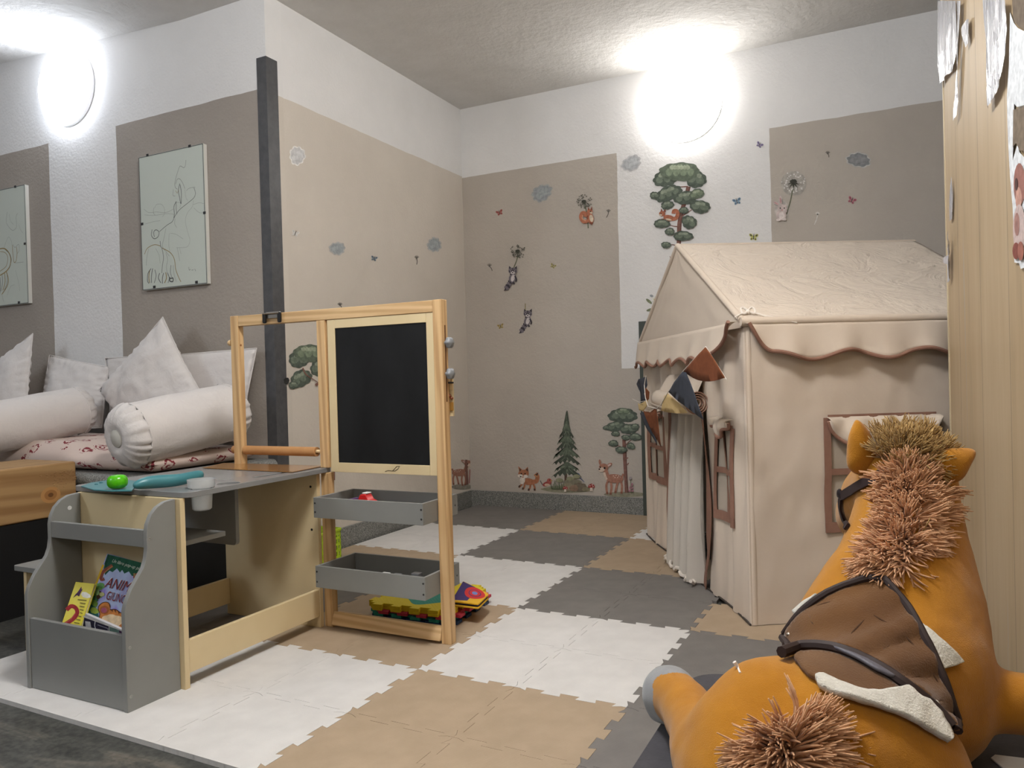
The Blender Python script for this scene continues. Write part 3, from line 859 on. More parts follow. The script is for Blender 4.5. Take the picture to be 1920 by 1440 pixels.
def bolster(name, a, c, r, label, puckerA=True):
    a, c = Vector(a), Vector(c); ax = (c - a).normalized(); L = (c - a).length
    u = Vector((0, 0, 1)); u = (u - ax * u.dot(ax)).normalized(); w = ax.cross(u)
    t = thing(name, a.lerp(c, .5), label, 'bolster', 'white bolsters on the seat cushion')
    n = 72
    def surf(prof, wr, wl=0):
        b = MB(); rings = []
        for (rr, h) in prof:
            ring = []
            for k in range(n):
                th = 2 * pi * k / n
                fold = 1 + wr * (rr / r) * (.6 * sin(17 * th + 2 * sin(3 * th)) + .5 * sin(29 * th + 1.3)) * (1 if wr else 0)
                sag = 1 + .012 * fbm((h * 5, th * 1.2, 2.2)) + wl * .02 * fbm((h * 9, cos(th) * 2, sin(th) * 2))
                p = a + ax * h + (u * cos(th) + w * sin(th)) * rr * fold * sag
                ring.append(b.bm.verts.new(p))
            rings.append(ring)
        for A, B in zip(rings, rings[1:]):
            for k in range(n): b.face([A[k], A[(k + 1) % n], B[(k + 1) % n], B[k]])
        return b, rings
    nb = 30
    prof = [(r * (.985 + .02 * sin(pi * i / nb)), L * .03 + (L * .94) * i / nb) for i in range(nb + 1)]
    b, R = surf(prof, 0, 1); b.build('cover', WHITE, t, smooth=True, angle=180)
    for sgn, base in ((-1, L * .03), (1, L * .97)):
        pf = []
        for i in range(15):
            q_ = i / 14
            rr = r * (1 - q_ ** 1.8 * .72) * .985; hh = base + sgn * (.070 * r / .12) * (sin(q_ * pi / 2) ** .8)
            if q_ > .85: hh -= sgn * (q_ - .85) * .05
            pf.append((rr, hh))
        b, R = surf(pf, .075); bb_ = b.build('gathered_end', WHITE, t, smooth=True, angle=180)
        cen = a + ax * (base + sgn * (.0625 * r / .12)); b = MB()
        b.lathe([(0, .012), (r * .16, .010), (r * .27, .004), (r * .30, -.006), (0, -.008)], cen, ax * sgn, 30); b.build('end_button', mat('linen_button', (196, 194, 186), .85), bb_, smooth=True)
        b = MB()
        pts = [a + ax * (base + sgn * .001) + (u * cos(q2) + w * sin(q2)) * (r * .992) for q2 in (2 * pi * k / 48 for k in range(48))]
        b.tube(pts, .0026, 6, closed=True); b.build('piping', WHITE, bb_, smooth=True)
    return t



bolster('bolster_pillow', D(243, 817, 2.84), D(428, 773, 3.2), .121, 'right white bolster with gathered end lying in front of the square pillows')
bolster('bolster_pillow', D(146, 769, 3.5), D(-60, 813, 3.08), .108, 'left white bolster, partly cut off by the left edge of the picture')


def pillow(corners, th, label, seed=0, pinch=1.0, crease=.008):
    """soft pillow between four corners (bl, br, tr, tl)"""
    c = [Vector(q) for q in corners]
    nrm = ((c[1] - c[0]).cross(c[3] - c[0])).normalized()
    if nrm.dot(O - c[0]) < 0: nrm = -nrm
    cen = sum(c, Vector()) / 4
    L = ((c[1] - c[0]).length + (c[3] - c[0]).length) / 2
    nn = 36; b = MB()
    for side in (1, -1):
        V = []
        for i in range(nn + 1):
            row = []
            for j in range(nn + 1):
                u, v = i / nn, j / nn
                p = (c[0].lerp(c[1], u)).lerp(c[3].lerp(c[2], u), v)
                su, sv = sin(pi * u), sin(pi * v)
                h = th * ((max(su, 0) * max(sv, 0)) ** .55)
                ed = min(u, 1 - u, v, 1 - v)
                p = p + (cen - p) * (.085 * pinch * ((1 - abs(2 * u - 1)) if min(v, 1 - v) < min(u, 1 - u) else (1 - abs(2 * v - 1))) * max(0, 1 - ed * 5))
                g = fbm((u * 3.1 + seed, v * 3.1, side * 2 + seed), 1, 4)
                h += crease * g * min(1, ed * 7) + .35 * crease * sin(34 * math.atan2(v - .5, u - .5)) * max(0, 1 - ed * 7) * (0 if ed == 0 else 1)
                row.append(b.bm.verts.new(p + nrm * (h * side)))
            V.append(row)
        for i in range(nn):
            for j in range(nn): b.face([V[i][j], V[i + 1][j], V[i + 1][j + 1], V[i][j + 1]])
    bmesh.ops.remove_doubles(b.bm, verts=b.bm.verts[:], dist=.0004)
    bmesh.ops.recalc_face_normals(b.bm, faces=b.bm.faces[:])
    t = thing('pillow', cen - Vector((0, 0, L / 2)), label, 'pillow', 'white pillows against the left wall')
    b.build('cover', WHITE, t, smooth=True, angle=180)
    # piped seam all round
    pts = []
    for s in range(4):
        for k in range(14):
            f = k / 14; p = c[s].lerp(c[(s + 1) % 4], f)
            p = p + (cen - p) * (.085 * pinch * (1 - abs(2 * f - 1)))
            pts.append(p)
    b = MB(); b.tube(pts, .0032, 6, closed=True); b.build('piping', WHITE, t, smooth=True)
    return t


Yw = 2.44
pillow([(-3.38, 2.43, .60), (-2.505, 2.42, .56), (-2.445, 2.455, .962), (-3.435, 2.455, .955)], .040, 'wide white pillow leaning on the wall behind the right bolster, cut by the easel post', 3, .4)
pillow([(-3.02, 2.30, .56), (-2.585, 2.30, .74), (-2.905, 2.36, 1.118), (-3.315, 2.33, .80)], .072, 'white square pillow standing on its corner with a tall peak behind the right bolster', 1, .55, .02)
pillow([(-3.80, 2.33, .60), (-3.40, 2.40, .62), (-3.405, 2.45, .91), (-3.86, 2.45, .985)], .05, 'small slumped white pillow between the two peaked pillows', 8, .3, .016)
pillow([(-4.2, 2.19, .60), (-3.735, 2.24, .62), (-3.80, 2.33, 1.088), (-4.3, 2.28, .83)], .065, 'leftmost white pillow with a pointed top corner at the left edge of the picture', 5, .35, .02)

# ------------------------------------------------------------------ clip-frame pictures
INK = [mat('picture_paper', (196, 203, 194), .5), mat('ink_grey', (138, 142, 136), .7), mat('ink_ochre', (150, 130, 84), .7), mat('ink_dark', (88, 90, 90), .7)]
GLS = N('glass_edge'); GLASS = GLS.set(lin((190, 205, 198)), .05, spec=.6, trans=.6)


def picture(x0, x1, z0, z1, strokes, label, clips):
    yf = LY - .022
    t = thing('clip_frame_picture', ((x0 + x1) / 2, LY, z0), label, 'picture', 'unframed line drawings on the left wall')
    box('backing', mat('white_edge', (214, 214, 208), .5), x0, x1, LY - .019, LY - .001, z0, z1, t)
    g = box('glass_sheet', INK[0], x0 - .001, x1 + .001, yf, LY - .0192, z0 - .001, z1 + .001, t)
    b = MB()
    for mi, w, pts in strokes:
        b.mi = mi
        q = [P(x, y, 'y', yf) for x, y in pts]
        for k in range(len(q) - 1):
            a, c = q[k], q[k + 1]; d = (c - a)
            if d.length < 1e-6: continue
            d.normalize(); nn = Vector((-d.z, 0, d.x)) * w * .3
            a2, c2 = a - d * w * .3, c + d * w * .3
            f = b.poly([Vector((p.x, yf - .0004 - .00002 * (k % 3), p.z)) for p in (a2 - nn, c2 - nn, c2 + nn, a2 + nn)])
    b.build('ink_print', INK, t, orient=False)
    b = MB()
    for e in ((x0, x0 + .003, z0, z1), (x1 - .003, x1, z0, z1), (x0, x1, z1 - .003, z1), (x0, x1, z0, z0 + .003)):
        b.box(e[0], e[1], yf - .0009, yf - .0003, e[2], e[3])
    b.build('glass_edge_line', INK[3], t)
    for cx, cz in clips:
        b = MB(); b.box(cx - .008, cx + .008, yf - .003, yf - .001, cz - .006, cz + .006); b.build('clip', mat('black_clip', (58, 58, 60), .35, metal=.5), t, bevel=.001)
    return t


def sub(pts, n=4):
    """smooth a pixel polyline"""
    out = []
    for i in range(len(pts) - 1):
        p0 = pts[max(i - 1, 0)]; p1 = pts[i]; p2 = pts[i + 1]; p3 = pts[min(i + 2, len(pts) - 1)]
        for k in range(n):
            t = k / n
            out.append(tuple(.5 * ((2 * p1[a]) + (-p0[a] + p2[a]) * t + (2 * p0[a] - 5 * p1[a] + 4 * p2[a] - p3[a]) * t * t + (-p0[a] + 3 * p1[a] - 3 * p2[a] + p3[a]) * t ** 3) for a in (0, 1)))
    return out + [pts[-1]]


def zp(pts, ox, oy, s): return sub([(ox + x / s, oy + y / s) for x, y in pts])


A = lambda *p: zp(p, 240, 250, 4.644)
st1 = [(1, .004, A((505, 235), (500, 280), (485, 300), (455, 285), (435, 330), (410, 420), (412, 470), (430, 485))), (1, .004, A((415, 440), (430, 400), (455, 400), (480, 440), (495, 480))),
       (3, .005, A((450, 440), (440, 500), (450, 560), (462, 612), (465, 520), (455, 450))), (2, .003, A((415, 500), (430, 520), (440, 490))), (1, .003, A((395, 490), (392, 540), (410, 545))), (1, .002, A((495, 490), (505, 560), (520, 585))),
       (1, .003, A((510, 500), (530, 480), (570, 470), (585, 470))), (3, .004, A((575, 475), (588, 520), (575, 560), (530, 600), (450, 665), (410, 720), (385, 770), (340, 800), (275, 855))),
       (3, .005, A((420, 595), (400, 640), (405, 700), (400, 735))), (3, .004, A((420, 600), (420, 660), (428, 700))), (1, .003, A((410, 745), (408, 790), (425, 820))), (1, .002, A((425, 600), (460, 610), (450, 650))),
       (1, .002, A((570, 585), (560, 640), (520, 690), (500, 760), (520, 860), (540, 930), (520, 985), (470, 995), (420, 995))), (1, .002, A((370, 870), (420, 880), (480, 920))), (1, .002, A((360, 870), (355, 960), (365, 1030))),
       (1, .003, A((430, 1000), (440, 1050), (450, 1110))), (1, .002, A((450, 1000), (462, 1050))), (3, .005, A((210, 840), (205, 890), (230, 918), (262, 900), (270, 860), (245, 840), (225, 860), (230, 900))),
       (1, .002, A((140, 660), (180, 690), (250, 685), (330, 690), (395, 660))), (1, .002, A((145, 710), (230, 715), (330, 700), (400, 705))), (1, .003, A((225, 650), (222, 690), (235, 712))), (1, .002, A((232, 650), (250, 620), (290, 618), (315, 650), (318, 700), (300, 725))),
       (1, .002, A((570, 620), (620, 605), (660, 612))), (1, .002, A((575, 650), (620, 690), (660, 690))), (1, .002, A((150, 790), (220, 770), (280, 760))),
       (3, .004, A((280, 940), (285, 985), (295, 1000), (310, 1080), (300, 1150), (295, 1215))), (1, .003, A((330, 830), (310, 930), (300, 985), (340, 1040), (360, 1070))), (2, .005, A((145, 1050), (170, 1000), (230, 970), (280, 980))),
       (2, .006, A((300, 1000), (370, 1040), (405, 1100), (415, 1180), (440, 1250), (460, 1290))), (1, .003, A((330, 1040), (345, 1100), (335, 1170), (350, 1240))), (1, .003, A((180, 1010), (165, 1080), (160, 1150))), (1, .002, A((240, 1000), (270, 1060), (280, 1130))),
       (3, .006, A((200, 1180), (175, 1220), (170, 1280), (180, 1305))), (3, .006, A((215, 1180), (205, 1240), (205, 1300))), (2, .008, A((190, 1195), (182, 1250), (188, 1300))), (3, .005, A((235, 1190), (245, 1240), (230, 1300))), (3, .006, A((275, 1220), (265, 1260), (285, 1300))),
       (3, .006, A((310, 1220), (300, 1260), (300, 1305))), (2, .008, A((330, 1215), (335, 1260), (320, 1300))), (3, .005, A((345, 1215), (360, 1260), (350, 1300))), (3, .004, A((375, 1150), (370, 1210), (385, 1260))), (3, .009, A((365, 1255), (365, 1285), (390, 1290), (392, 1262), (370, 1265))), (1, .003, A((395, 1150), (400, 1220), (420, 1290))),
       (3, .003, A((530, 1165), (533, 1190), (545, 1185))), (3, .003, A((555, 1192), (570, 1188))), (3, .003, A((582, 1182), (590, 1198)))]
cl = lambda x, y: (P(x, y, 'y', LY - .022).x, P(x, y, 'y', LY - .022).z)
p_tl = P(260, 296, 'y', LY - .022); p_br = P(389, 532, 'y', LY - .022)
picture(p_tl.x, P(379, 270, 'y', LY - .022).x + .005, p_br.z + .002, p_tl.z, st1, 'glass clip-frame ink drawing of a figure, nearest the dark corner post', [cl(277, 291), cl(356, 274), cl(267, 420), cl(384, 399), cl(290, 538), cl(369, 529)])
B = lambda *p: zp(p, 0, 320, 5.14)
st2 = [(1, .003, B((70, 400), (60, 480), (70, 520), (120, 575), (160, 540), (155, 450), (170, 410))), (1, .002, B((90, 420), (100, 480), (130, 520))), (1, .002, B((180, 520), (200, 570), (220, 600))), (1, .002, B((40, 740), (80, 640), (110, 680), (115, 720))),
       (2, .010, B((-30, 760), (40, 750), (85, 790), (105, 850), (95, 920), (60, 970), (0, 1010))), (2, .005, B((0, 780), (50, 790), (75, 840), (60, 920), (0, 970))), (3, .004, B((40, 750), (90, 800), (110, 860), (90, 940))),
       (2, .006, B((120, 720), (125, 800), (135, 880), (155, 870), (165, 800), (160, 740))), (1, .003, B((125, 710), (145, 740), (180, 710), (185, 770), (165, 800))), (1, .003, B((150, 890), (190, 885), (225, 880))), (1, .002, B((150, 960), (180, 1080), (190, 1160))), (1, .002, B((70, 1200), (100, 1120), (140, 1100))),
       (2, .009, B((60, 970), (80, 1040), (70, 1110), (20, 1190))), (3, .005, B((20, 1000), (25, 1080), (10, 1160))), (2, .008, B((45, 990), (50, 1070), (30, 1150))), (3, .005, B((0, 1030), (5, 1100), (0, 1180))), (3, .004, B((70, 1000), (65, 1090), (30, 1180))), (1, .003, B((20, 1200), (35, 1260)))]
q_tr = P(46, 346, 'y', LY - .022); q_br = P(51, 569, 'y', LY - .022)
picture(q_tr.x - .44, q_tr.x, q_br.z + .002, q_tr.z, st2, 'glass clip-frame ink drawing cut off by the left edge of the picture', [cl(29, 350), cl(47, 457), cl(36, 567)])

# ------------------------------------------------------------------ play tent
TA = Vector((-.406, 2.448, TH + .001)); TU = Vector((-.494, .869, 0)).normalized(); TV = Vector((TU.y, -TU.x, 0))
TWD, TLN, TEZ, TRZ = 1.40, .96, .965, 1.318


def T(u, v, z): return Vector((TA.x, TA.y, 0)) + TU * u + TV * v + Vector((0, 0, z))


q = N('tent_canvas')
_cv = q.coord((1, 1, 1)); _f1 = q.noise(q.coord((1, 1, 1), rot=(.4, .3, .5)), 5, 5, .62, 1.2); _f2 = q.noise(_cv, 13, 3, .5, 2.0)
_rdg = q.val(q.val(q.val(q.val(_f1, 'SUBTRACT', .5), 'ABSOLUTE'), 'MULTIPLY', 9, clamp=True), 'SUBTRACT', 0)
q.bump(q.val(q.val(_rdg, 'MULTIPLY', .4), 'ADD', q.val(_f2, 'MULTIPLY', .5)), .55, .016)
CANVR = q.set(lin((214, 200, 184)), .85, spec=.2, sheen=.1)
q = N('tent_canvas_wall')
_cv = q.coord((1, 1, 1)); _f1 = q.noise(q.coord((1, 1, 1), rot=(.4, .3, .5)), 2.6, 4, .6, .8); _f2 = q.noise(q.coord((1, 1, .35)), 11, 3, .5, 1.0)
_rdg = q.val(q.val(q.val(_f1, 'SUBTRACT', .5), 'ABSOLUTE'), 'MULTIPLY', 14, clamp=True)
q.bump(q.val(q.val(_rdg, 'MULTIPLY', .16), 'ADD', q.val(_f2, 'MULTIPLY', .3)), .3, .008)
CANV = q.set(lin((210, 195, 178)), .85, spec=.2, sheen=.1)
TRIM = mat('brown_binding', (140, 103, 86), .8, c2=(148, 111, 94), vs_=30)
SHEER = N('sheer_net'); SHEERM = SHEER.set(lin((226, 219, 208)), .9, spec=.1, alpha=.62)
PANE = N('window_net'); PANEM = PANE.set(lin((198, 186, 170)), .9, spec=.1, alpha=.85)
tent = thing('play_tent', T(.7, .48, TH + .001), 'cream canvas play tent shaped like a house with brown trim and gabled roof', 'play tent')
ZB = TH + .002
# openings (a0, a1, z0, z1)
DOOR = (.40, .90, ZB - .1, .68)
WR = (.112, .285, .318, .622); WL = (1.04, 1.285, .325, .612)
WS = (.255, .605, .315, .655)


def lines(a0, a1, n, cuts):
    L = sorted(set([round(a0 + (a1 - a0) * i / n, 5) for i in range(n + 1)] + [round(c, 5) for c in cuts]))
    out = [L[0]]
    for x in L[1:]:
        if x - out[-1] < .004:
            if x in [round(c, 5) for c in cuts]: out[-1] = x
            continue
        out.append(x)
    return out


def inside(h, a, z): return h[0] < a < h[1] and h[2] < z < h[3]


def fwob(u, z):  # soft vertical folds of the front cloth
    edge = min(u, TWD - u)
    k = min(1, edge / .06) * min(1, (TEZ - z) / .1 + .1)
    return k * (.009 * sin(u * 31 + 1.5 * sin(z * 5)) + .010 * fbm((u * 9, z * 1.6, 4)) + .004 * sin(u * 73 + z * 7))


def swob(v, z):
    return .006 * fbm((v * 4 + 7, z * 4, 9), 1, 4) + .004 * fbm((v * 13, z * 9, 2))


us = lines(0, TWD, 90, [DOOR[0], DOOR[1], WR[0], WR[1], WL[0], WL[1]]); zs = lines(ZB, TEZ, 44, [DOOR[3], WR[2], WR[3], WL[2], WL[3]])
flare = lambda z: .018 * max(0, (.25 - z) / .25) ** 2
b = MB(); b.grid(lambda u, z: T(u, fwob(u, z) - .0 - flare(z) * 0, z), 0, 0, us=us, vs2=zs, skip=lambda u, z: inside(DOOR, u, z) or inside(WR, u, z) or inside(WL, u, z))
b.build('front_wall', CANV, tent, smooth=True, angle=180)
vsx = lines(0, TLN, 60, [WS[0], WS[1]]); zs2 = lines(ZB, TEZ, 44, [WS[2], WS[3]])
b = MB(); b.grid(lambda v, z: T(swob(v, z) * min(1, v / .04), v, z), 0, 0, us=vsx, vs2=zs2, skip=lambda v, z: inside(WS, v, z))
b.build('side_wall', CANV, tent, smooth=True, angle=180)
b = MB(); b.grid(lambda a, z: T(TWD, a * TLN, z), 8, 8, us=[0, 1], vs2=[ZB, TEZ]); b.build('side_wall', CANV, tent)
b = MB(); b.grid(lambda a, z: T(a * TWD, TLN, z), 8, 8, us=[0, 1], vs2=[ZB, TEZ]); b.poly([T(0, TLN, TEZ), T(TWD, TLN, TEZ), T(TWD / 2, TLN, TRZ)]); b.build('back_wall', CANV, tent)
# rounded corner sleeves over the frame poles
for u, v in ((0, 0), (TWD, 0), (0, TLN), (TWD, TLN)):
    b = MB(); b.tube([T(u + (.012 if u == 0 else -.012), v + (.012 if v == 0 else -.012), z) for z in (ZB, .3, .6, TEZ)], .0145, 12); b.build('pole_sleeve', CANV, tent, smooth=True)
# gable
def gable_pt(a, w):
    z = .943 + (TRZ - .943) * w; hw = 1.0 if z < TEZ else (TRZ - z) / (TRZ - TEZ)
    return T(TWD * .5 + (a - .5) * TWD * hw, .005 * fbm((a * 6, w * 3, 3)) * min(1, w * 6) - .010, z)


b = MB(); b.grid(gable_pt, 0, 0, us=[i / 40 for i in range(41)], vs2=[0, (TEZ - .943) / (TRZ - .943)] + [.07 + .93 * k / 20 for k in range(1, 21)])
bmesh.ops.remove_doubles(b.bm, verts=b.bm.verts[:], dist=.0005)
b.build('gable', CANV, tent, smooth=True, angle=180)
# roof slopes
def rslope(s):
    def fn(a, w):
        u = (w * TWD / 2) if s == 0 else TWD - w * TWD / 2
        z = TEZ + .004 + (TRZ - TEZ) * w
        sag = -.010 * sin(pi * w) * sin(pi * a)
        wr = .0035 * fbm((a * 7 + 2, w * 12 + s * 5, 1), 1, 5)
        return T(u + (-.008 if s == 0 else .008) * (1 - w), -.012 + a * (TLN + .024), z + sag + wr)
    return fn
for s in (0, 1):
    b = MB(); b.grid(rslope(s), 60, 40); b.build('roof', CANVR, tent, smooth=True, angle=180, solid=.002)
b = MB(); b.tube([T(TWD / 2, -.014, TRZ - .001), T(TWD / 2, TLN + .014, TRZ - .001)], .009, 10); b.build('ridge_sleeve', CANV, tent, smooth=True)
for s in (0, 1):
    u0 = 0 if s == 0 else TWD
    b = MB(); b.tube([T(u0, -.008, TEZ + .002), T(TWD / 2, -.008, TRZ)], .011, 10); b.build('rafter_sleeve', CANV, tent, smooth=True)
b = MB(); b.tube([T(-.003, -.014, TEZ - .004), T(-.003, TLN + .01, TEZ - .004)], .0145, 12); b.build('eave_sleeve', CANV, tent, smooth=True)
# valances with scalloped brown binding
def scal(a, n, lo, hi): return lo + (hi - lo) * .5 * (1 - cos(a * 2 * pi * n))


def valance(fn, n, lo, hi, ztop, name, left_in=.08):
    """fn(a, out) -> base point at z=0; a 0..1 along the eave"""
    N_ = 110; b = MB(); V = []; edge = []
    for i in range(N_ + 1):
        a = i / N_
        zb = scal(a + .5 / n - left_in, n, lo, hi)
        if a < left_in: zb = ztop - (ztop - scal(.5 / n, n, lo, hi)) * sin(a / left_in * pi / 2)
        col = []
        for j in range(9):
            f = j / 8; z = ztop + (zb - ztop) * f
            out = .012 + .020 * f + .007 * f * sin(a * 40 + 2) + .006 * f * fbm((a * 9, f, 3))
            p = fn(a, out); col.append(b.bm.verts.new((p.x, p.y, z)))
        p = fn(a, out + .001); edge.append(Vector((p.x, p.y, zb))); V.append(col)
    for i in range(N_):
        for j in range(8): b.face([V[i][j], V[i + 1][j], V[i + 1][j + 1], V[i][j + 1]])
    o = b.build(name, CANV, tent, smooth=True, angle=180, solid=.0015)
    b = MB(); b.tube(edge, .0062, 8, flat=1.0); b.build('binding', TRIM, o, smooth=True)
    return o


valance(lambda a, o: T(-o, a * TLN, 0), 4, .838, .866, .955, 'side_valance', .085)
valance(lambda a, o: T(a * TWD, -o - .012, 0), 8, .838, .862, .962, 'front_valance', .17)


def strip(face, pts, w, name='binding', out=.004, th=.003, parent=None, m=None):
    """flat band along pts ((a, z)...) on a tent face; w width"""
    b = MB(); n = len(pts)
    L, R = [], []
    for i, (a, z) in enumerate(pts):
        a0, z0 = pts[max(i - 1, 0)]; a1, z1 = pts[min(i + 1, n - 1)]
        d = Vector((a1 - a0, z1 - z0)).normalized(); nn = Vector((-d.y, d.x)) * w * .5
        for arr, s in ((L, 1), (R, -1)): arr.append((a + nn.x * s, z + nn.y * s))
    def pos(a, z, o):
        return T(a, fwob(a, z) - o, z) if face == 'f' else T(swob(a, z) - o, a, z)
    rows = []
    for i in range(n):
        rows.append([b.bm.verts.new(pos(*L[i], out)), b.bm.verts.new(pos(*R[i], out)), b.bm.verts.new(pos(*R[i], out + th)), b.bm.verts.new(pos(*L[i], out + th))])
    for i in range(n - 1):
        A, B2 = rows[i], rows[i + 1]
        for k in range(4): b.face([A[k], A[(k + 1) % 4], B2[(k + 1) % 4], B2[k]])
    b.face(rows[0]); b.face(rows[-1][::-1])
    return b.build(name, m or TRIM, parent or tent, smooth=True, angle=50)


def seg(a0, z0, a1, z1, n=10): return [(a0 + (a1 - a0) * i / n, z0 + (z1 - z0) * i / n) for i in range(n + 1)]


def window(face, h, nm):
    a0, a1, z0, z1 = h
    b = MB(); b.grid(lambda a, z: (T(a, fwob(a, z) + .004, z) if face == 'f' else T(swob(a, z) + .004, a, z)), 0, 0, us=[a0 + (a1 - a0) * i / 12 for i in range(13)], vs2=[z0 + (z1 - z0) * i / 12 for i in range(13)])
    w = b.build('window', PANEM, tent, smooth=True, angle=180)
    strip(face, seg(a0 - .003, z0 - .02, a0 - .003, z1), .022, 'window_frame', parent=w); strip(face, seg(a1 + .003, z0 - .02, a1 + .003, z1), .022, 'window_frame', parent=w)
    strip(face, seg(a0 - .014, z0 - .004, a1 + .014, z0 - .004), .032, 'window_frame', .0045, parent=w)
    strip(face, seg(a0, z1, a1, z1), .018, 'window_frame', .0045, parent=w)
    am = (a0 + a1) / 2; zm = z0 + (z1 - z0) * .5
    strip(face, seg(am, z0, am, z1), .022, 'mullion', .003, parent=w); strip(face, seg(a0, zm, a1, zm), .02, 'mullion', .0035, parent=w)
    return w


wr = window('f', WR, 'r'); wlw = window('f', WL, 'l'); wsw = window('s', WS, 's')
# rolled window blinds and swag
def ruffle(face, a0, a1, ztop, drop, parent, n=3, trim=True):
    N_ = 40; b = MB(); V = []; e = []
    for i in range(N_ + 1):
        f = i / N_; a = a0 + (a1 - a0) * f
        dz = drop * (sin(pi * f) ** .6) * (.8 + .2 * cos(f * 2 * pi * n)) + .012
        col = []
        for j in range(7):
            g = j / 6; o = .010 + .022 * sin(g * pi * .8) + .006 * sin(f * 26 + g * 3)
            z = ztop - dz * g
            p = T(a, fwob(a, z) - o, z) if face == 'f' else T(swob(a, z) - o, a, z); col.append(b.bm.verts.new(p))
        e.append(p.copy()); V.append(col)
    for i in range(N_):
        for j in range(6): b.face([V[i][j], V[i + 1][j], V[i + 1][j + 1], V[i][j + 1]])
    o = b.build('blind', CANV, parent, smooth=True, angle=180, solid=.0015)
    if trim:
        b = MB(); b.tube(e, .006, 8); b.build('blind_binding', TRIM, parent, smooth=True)


ruffle('f', WR[0] - .012, WR[1] + .012, WR[3] + .03, .055, wr)
ruffle('f', WL[0] - .012, WL[1] + .012, WL[3] + .03, .05, wlw)
ruffle('s', WS[0] - .006, WS[1] + .006, WS[3] + .002, .12, wsw, 1)
# door: brown jambs, sheer curtain, rolled-up flap
dl = [(.905, .68), (.900, .55), (.905, .42), (.895, .3), (.915, .18), (.94, .05)]
dr = [(.385, .68), (.378, .55), (.368, .42), (.362, .3), (.385, .18), (.42, .09), (.44, .02)]
strip('f', sub(dl, 5), .034, 'door_binding', .006); strip('f', sub(dr, 5), .058, 'door_binding', .014)
b = MB(); b.grid(lambda a, w: T(.86 - a * .43 + .02 * w * (a - .5), -.012 - .022 * w + (.010 + .022 * w) * sin(a * 27 + 1.2 * sin(w * 3)) , .69 - w * (.668 - .0)), 70, 30)
b.build('sheer_curtain', SHEERM, tent, smooth=True, angle=180)
b = MB(); b.tube([T(.86 - .42 * i / 40, -.052 + .012 * sin(i * .9), .030 + .008 * sin(i * 1.3)) for i in range(41)], .007, 6); b.build('curtain_hem', mat('lace', (222, 214, 204), .9), tent, smooth=True)
pts = []
b = MB(); spir = [(.010 + .0042 * k / 8.0, k * pi / 8) for k in range(64)]
prf = [(r * cos(t), r * sin(t)) for r, t in spir]
N_ = 20; V = []
for i in range(N_ + 1):
    u = .352 + (.90 - .352) * i / N_
    V.append([b.bm.verts.new(T(u, -.05 - p[0] + .004 * fbm((u * 9, 1, k * .05)), .700 + p[1] - .01 * sin(pi * i / N_))) for k, p in enumerate(prf)])
for i in range(N_):
    for k in range(len(prf) - 1): b.face([V[i][k], V[i + 1][k], V[i + 1][k + 1], V[i][k + 1]])
rl = b.build('rolled_flap', CANV, tent, smooth=True, angle=180, solid=.0018)
b = MB(); b.tube([T(.351, -.05 - p[0], .700 + p[1]) for p in prf], .0022, 5); b.build('flap_binding', TRIM, rl, smooth=True)
b = MB(); b.grid(lambda a, w: T(.37 + .52 * a, -.012 - .04 * w + .012 * sin(a * 17) * w, .80 - .085 * w), 30, 6); b.build('gathered_flap', CANV, tent, smooth=True, angle=180, solid=.0015)
# tie bows at the near eave and at the far end
LACE = mat('white_tape', (226, 218, 208), .8)
for v0, nm in ((.02, 'a'),):
    b = MB()
    c = P(1402, 586, 'y', 2.43); c = T(.02, -.0, TEZ + .028) + TV * .02
    for s in (-1, 1):
        b.tube([c + (TV * (.022 * sin(t) * s) + TU * (.008 * sin(2 * t)) + Vector((0, 0, .010 * sin(2 * t) + .004))) for t in (pi * k / 12 for k in range(13))], .0035, 6)
        b.tube([c, c + TV * .03 * s - TU * .012 + Vector((0, 0, -.008)), c + TV * .05 * s - TU * .02 + Vector((0, 0, -.018))], .0025, 6)
    b.tube([c, T(-.012, .10, TEZ + .004), T(-.016, .16, TEZ - .012)], .002, 6)
    b.ball(c, .008)
    b.build('tie_bow', LACE, tent, smooth=True)
# dark ground sheet edge under the front
b = MB(); b.tube([T(u, -.004 + .006 * sin(u * 9), TH + .004) for u in (i * TWD / 30 for i in range(31))], .0035, 6); b.build('hem', mat('dark_hem', (70, 62, 56), .8), tent, smooth=True)

# ------------------------------------------------------------------ felt bunting at the tent door
bun = thing('bunting', T(.75, -.06, .55), 'felt bunting of rust, navy and cream triangles hung at the tent door', 'bunting')
FELT = {'rust': mat('rust_felt', (116, 62, 32), .95, c2=(126, 70, 38), vs_=40, bump=.2, bs=300), 'navy': mat('navy_felt', (54, 58, 68), .95, c2=(61, 65, 75), vs_=40, bump=.2, bs=300), 'cream': mat('cream_felt', (206, 178, 124), .95, c2=(212, 186, 134), vs_=40, bump=.2, bs=300)}


def flag(pts, col, off, curl=0.0, ns=10):
    """pts: a, b (top edge px) and tip px; arcs between; off = distance in front of the tent face"""
    q = [PP(x, y, T(.5, -off, .5), TV) for x, y in pts]
    m = MB(); cen = sum(q, Vector()) / len(q)
    m.poly(q)
    bmesh.ops.triangulate(m.bm, faces=m.bm.faces[:])
    bmesh.ops.subdivide_edges(m.bm, edges=m.bm.edges[:], cuts=3, use_grid_fill=True)
    for v in m.bm.verts:
        d = (v.co - cen); v.co -= TV * (curl * sin(d.dot(TU) * 22 + d.z * 9))
    return m.build('flag', FELT[col], bun, smooth=True, angle=180, solid=.002)


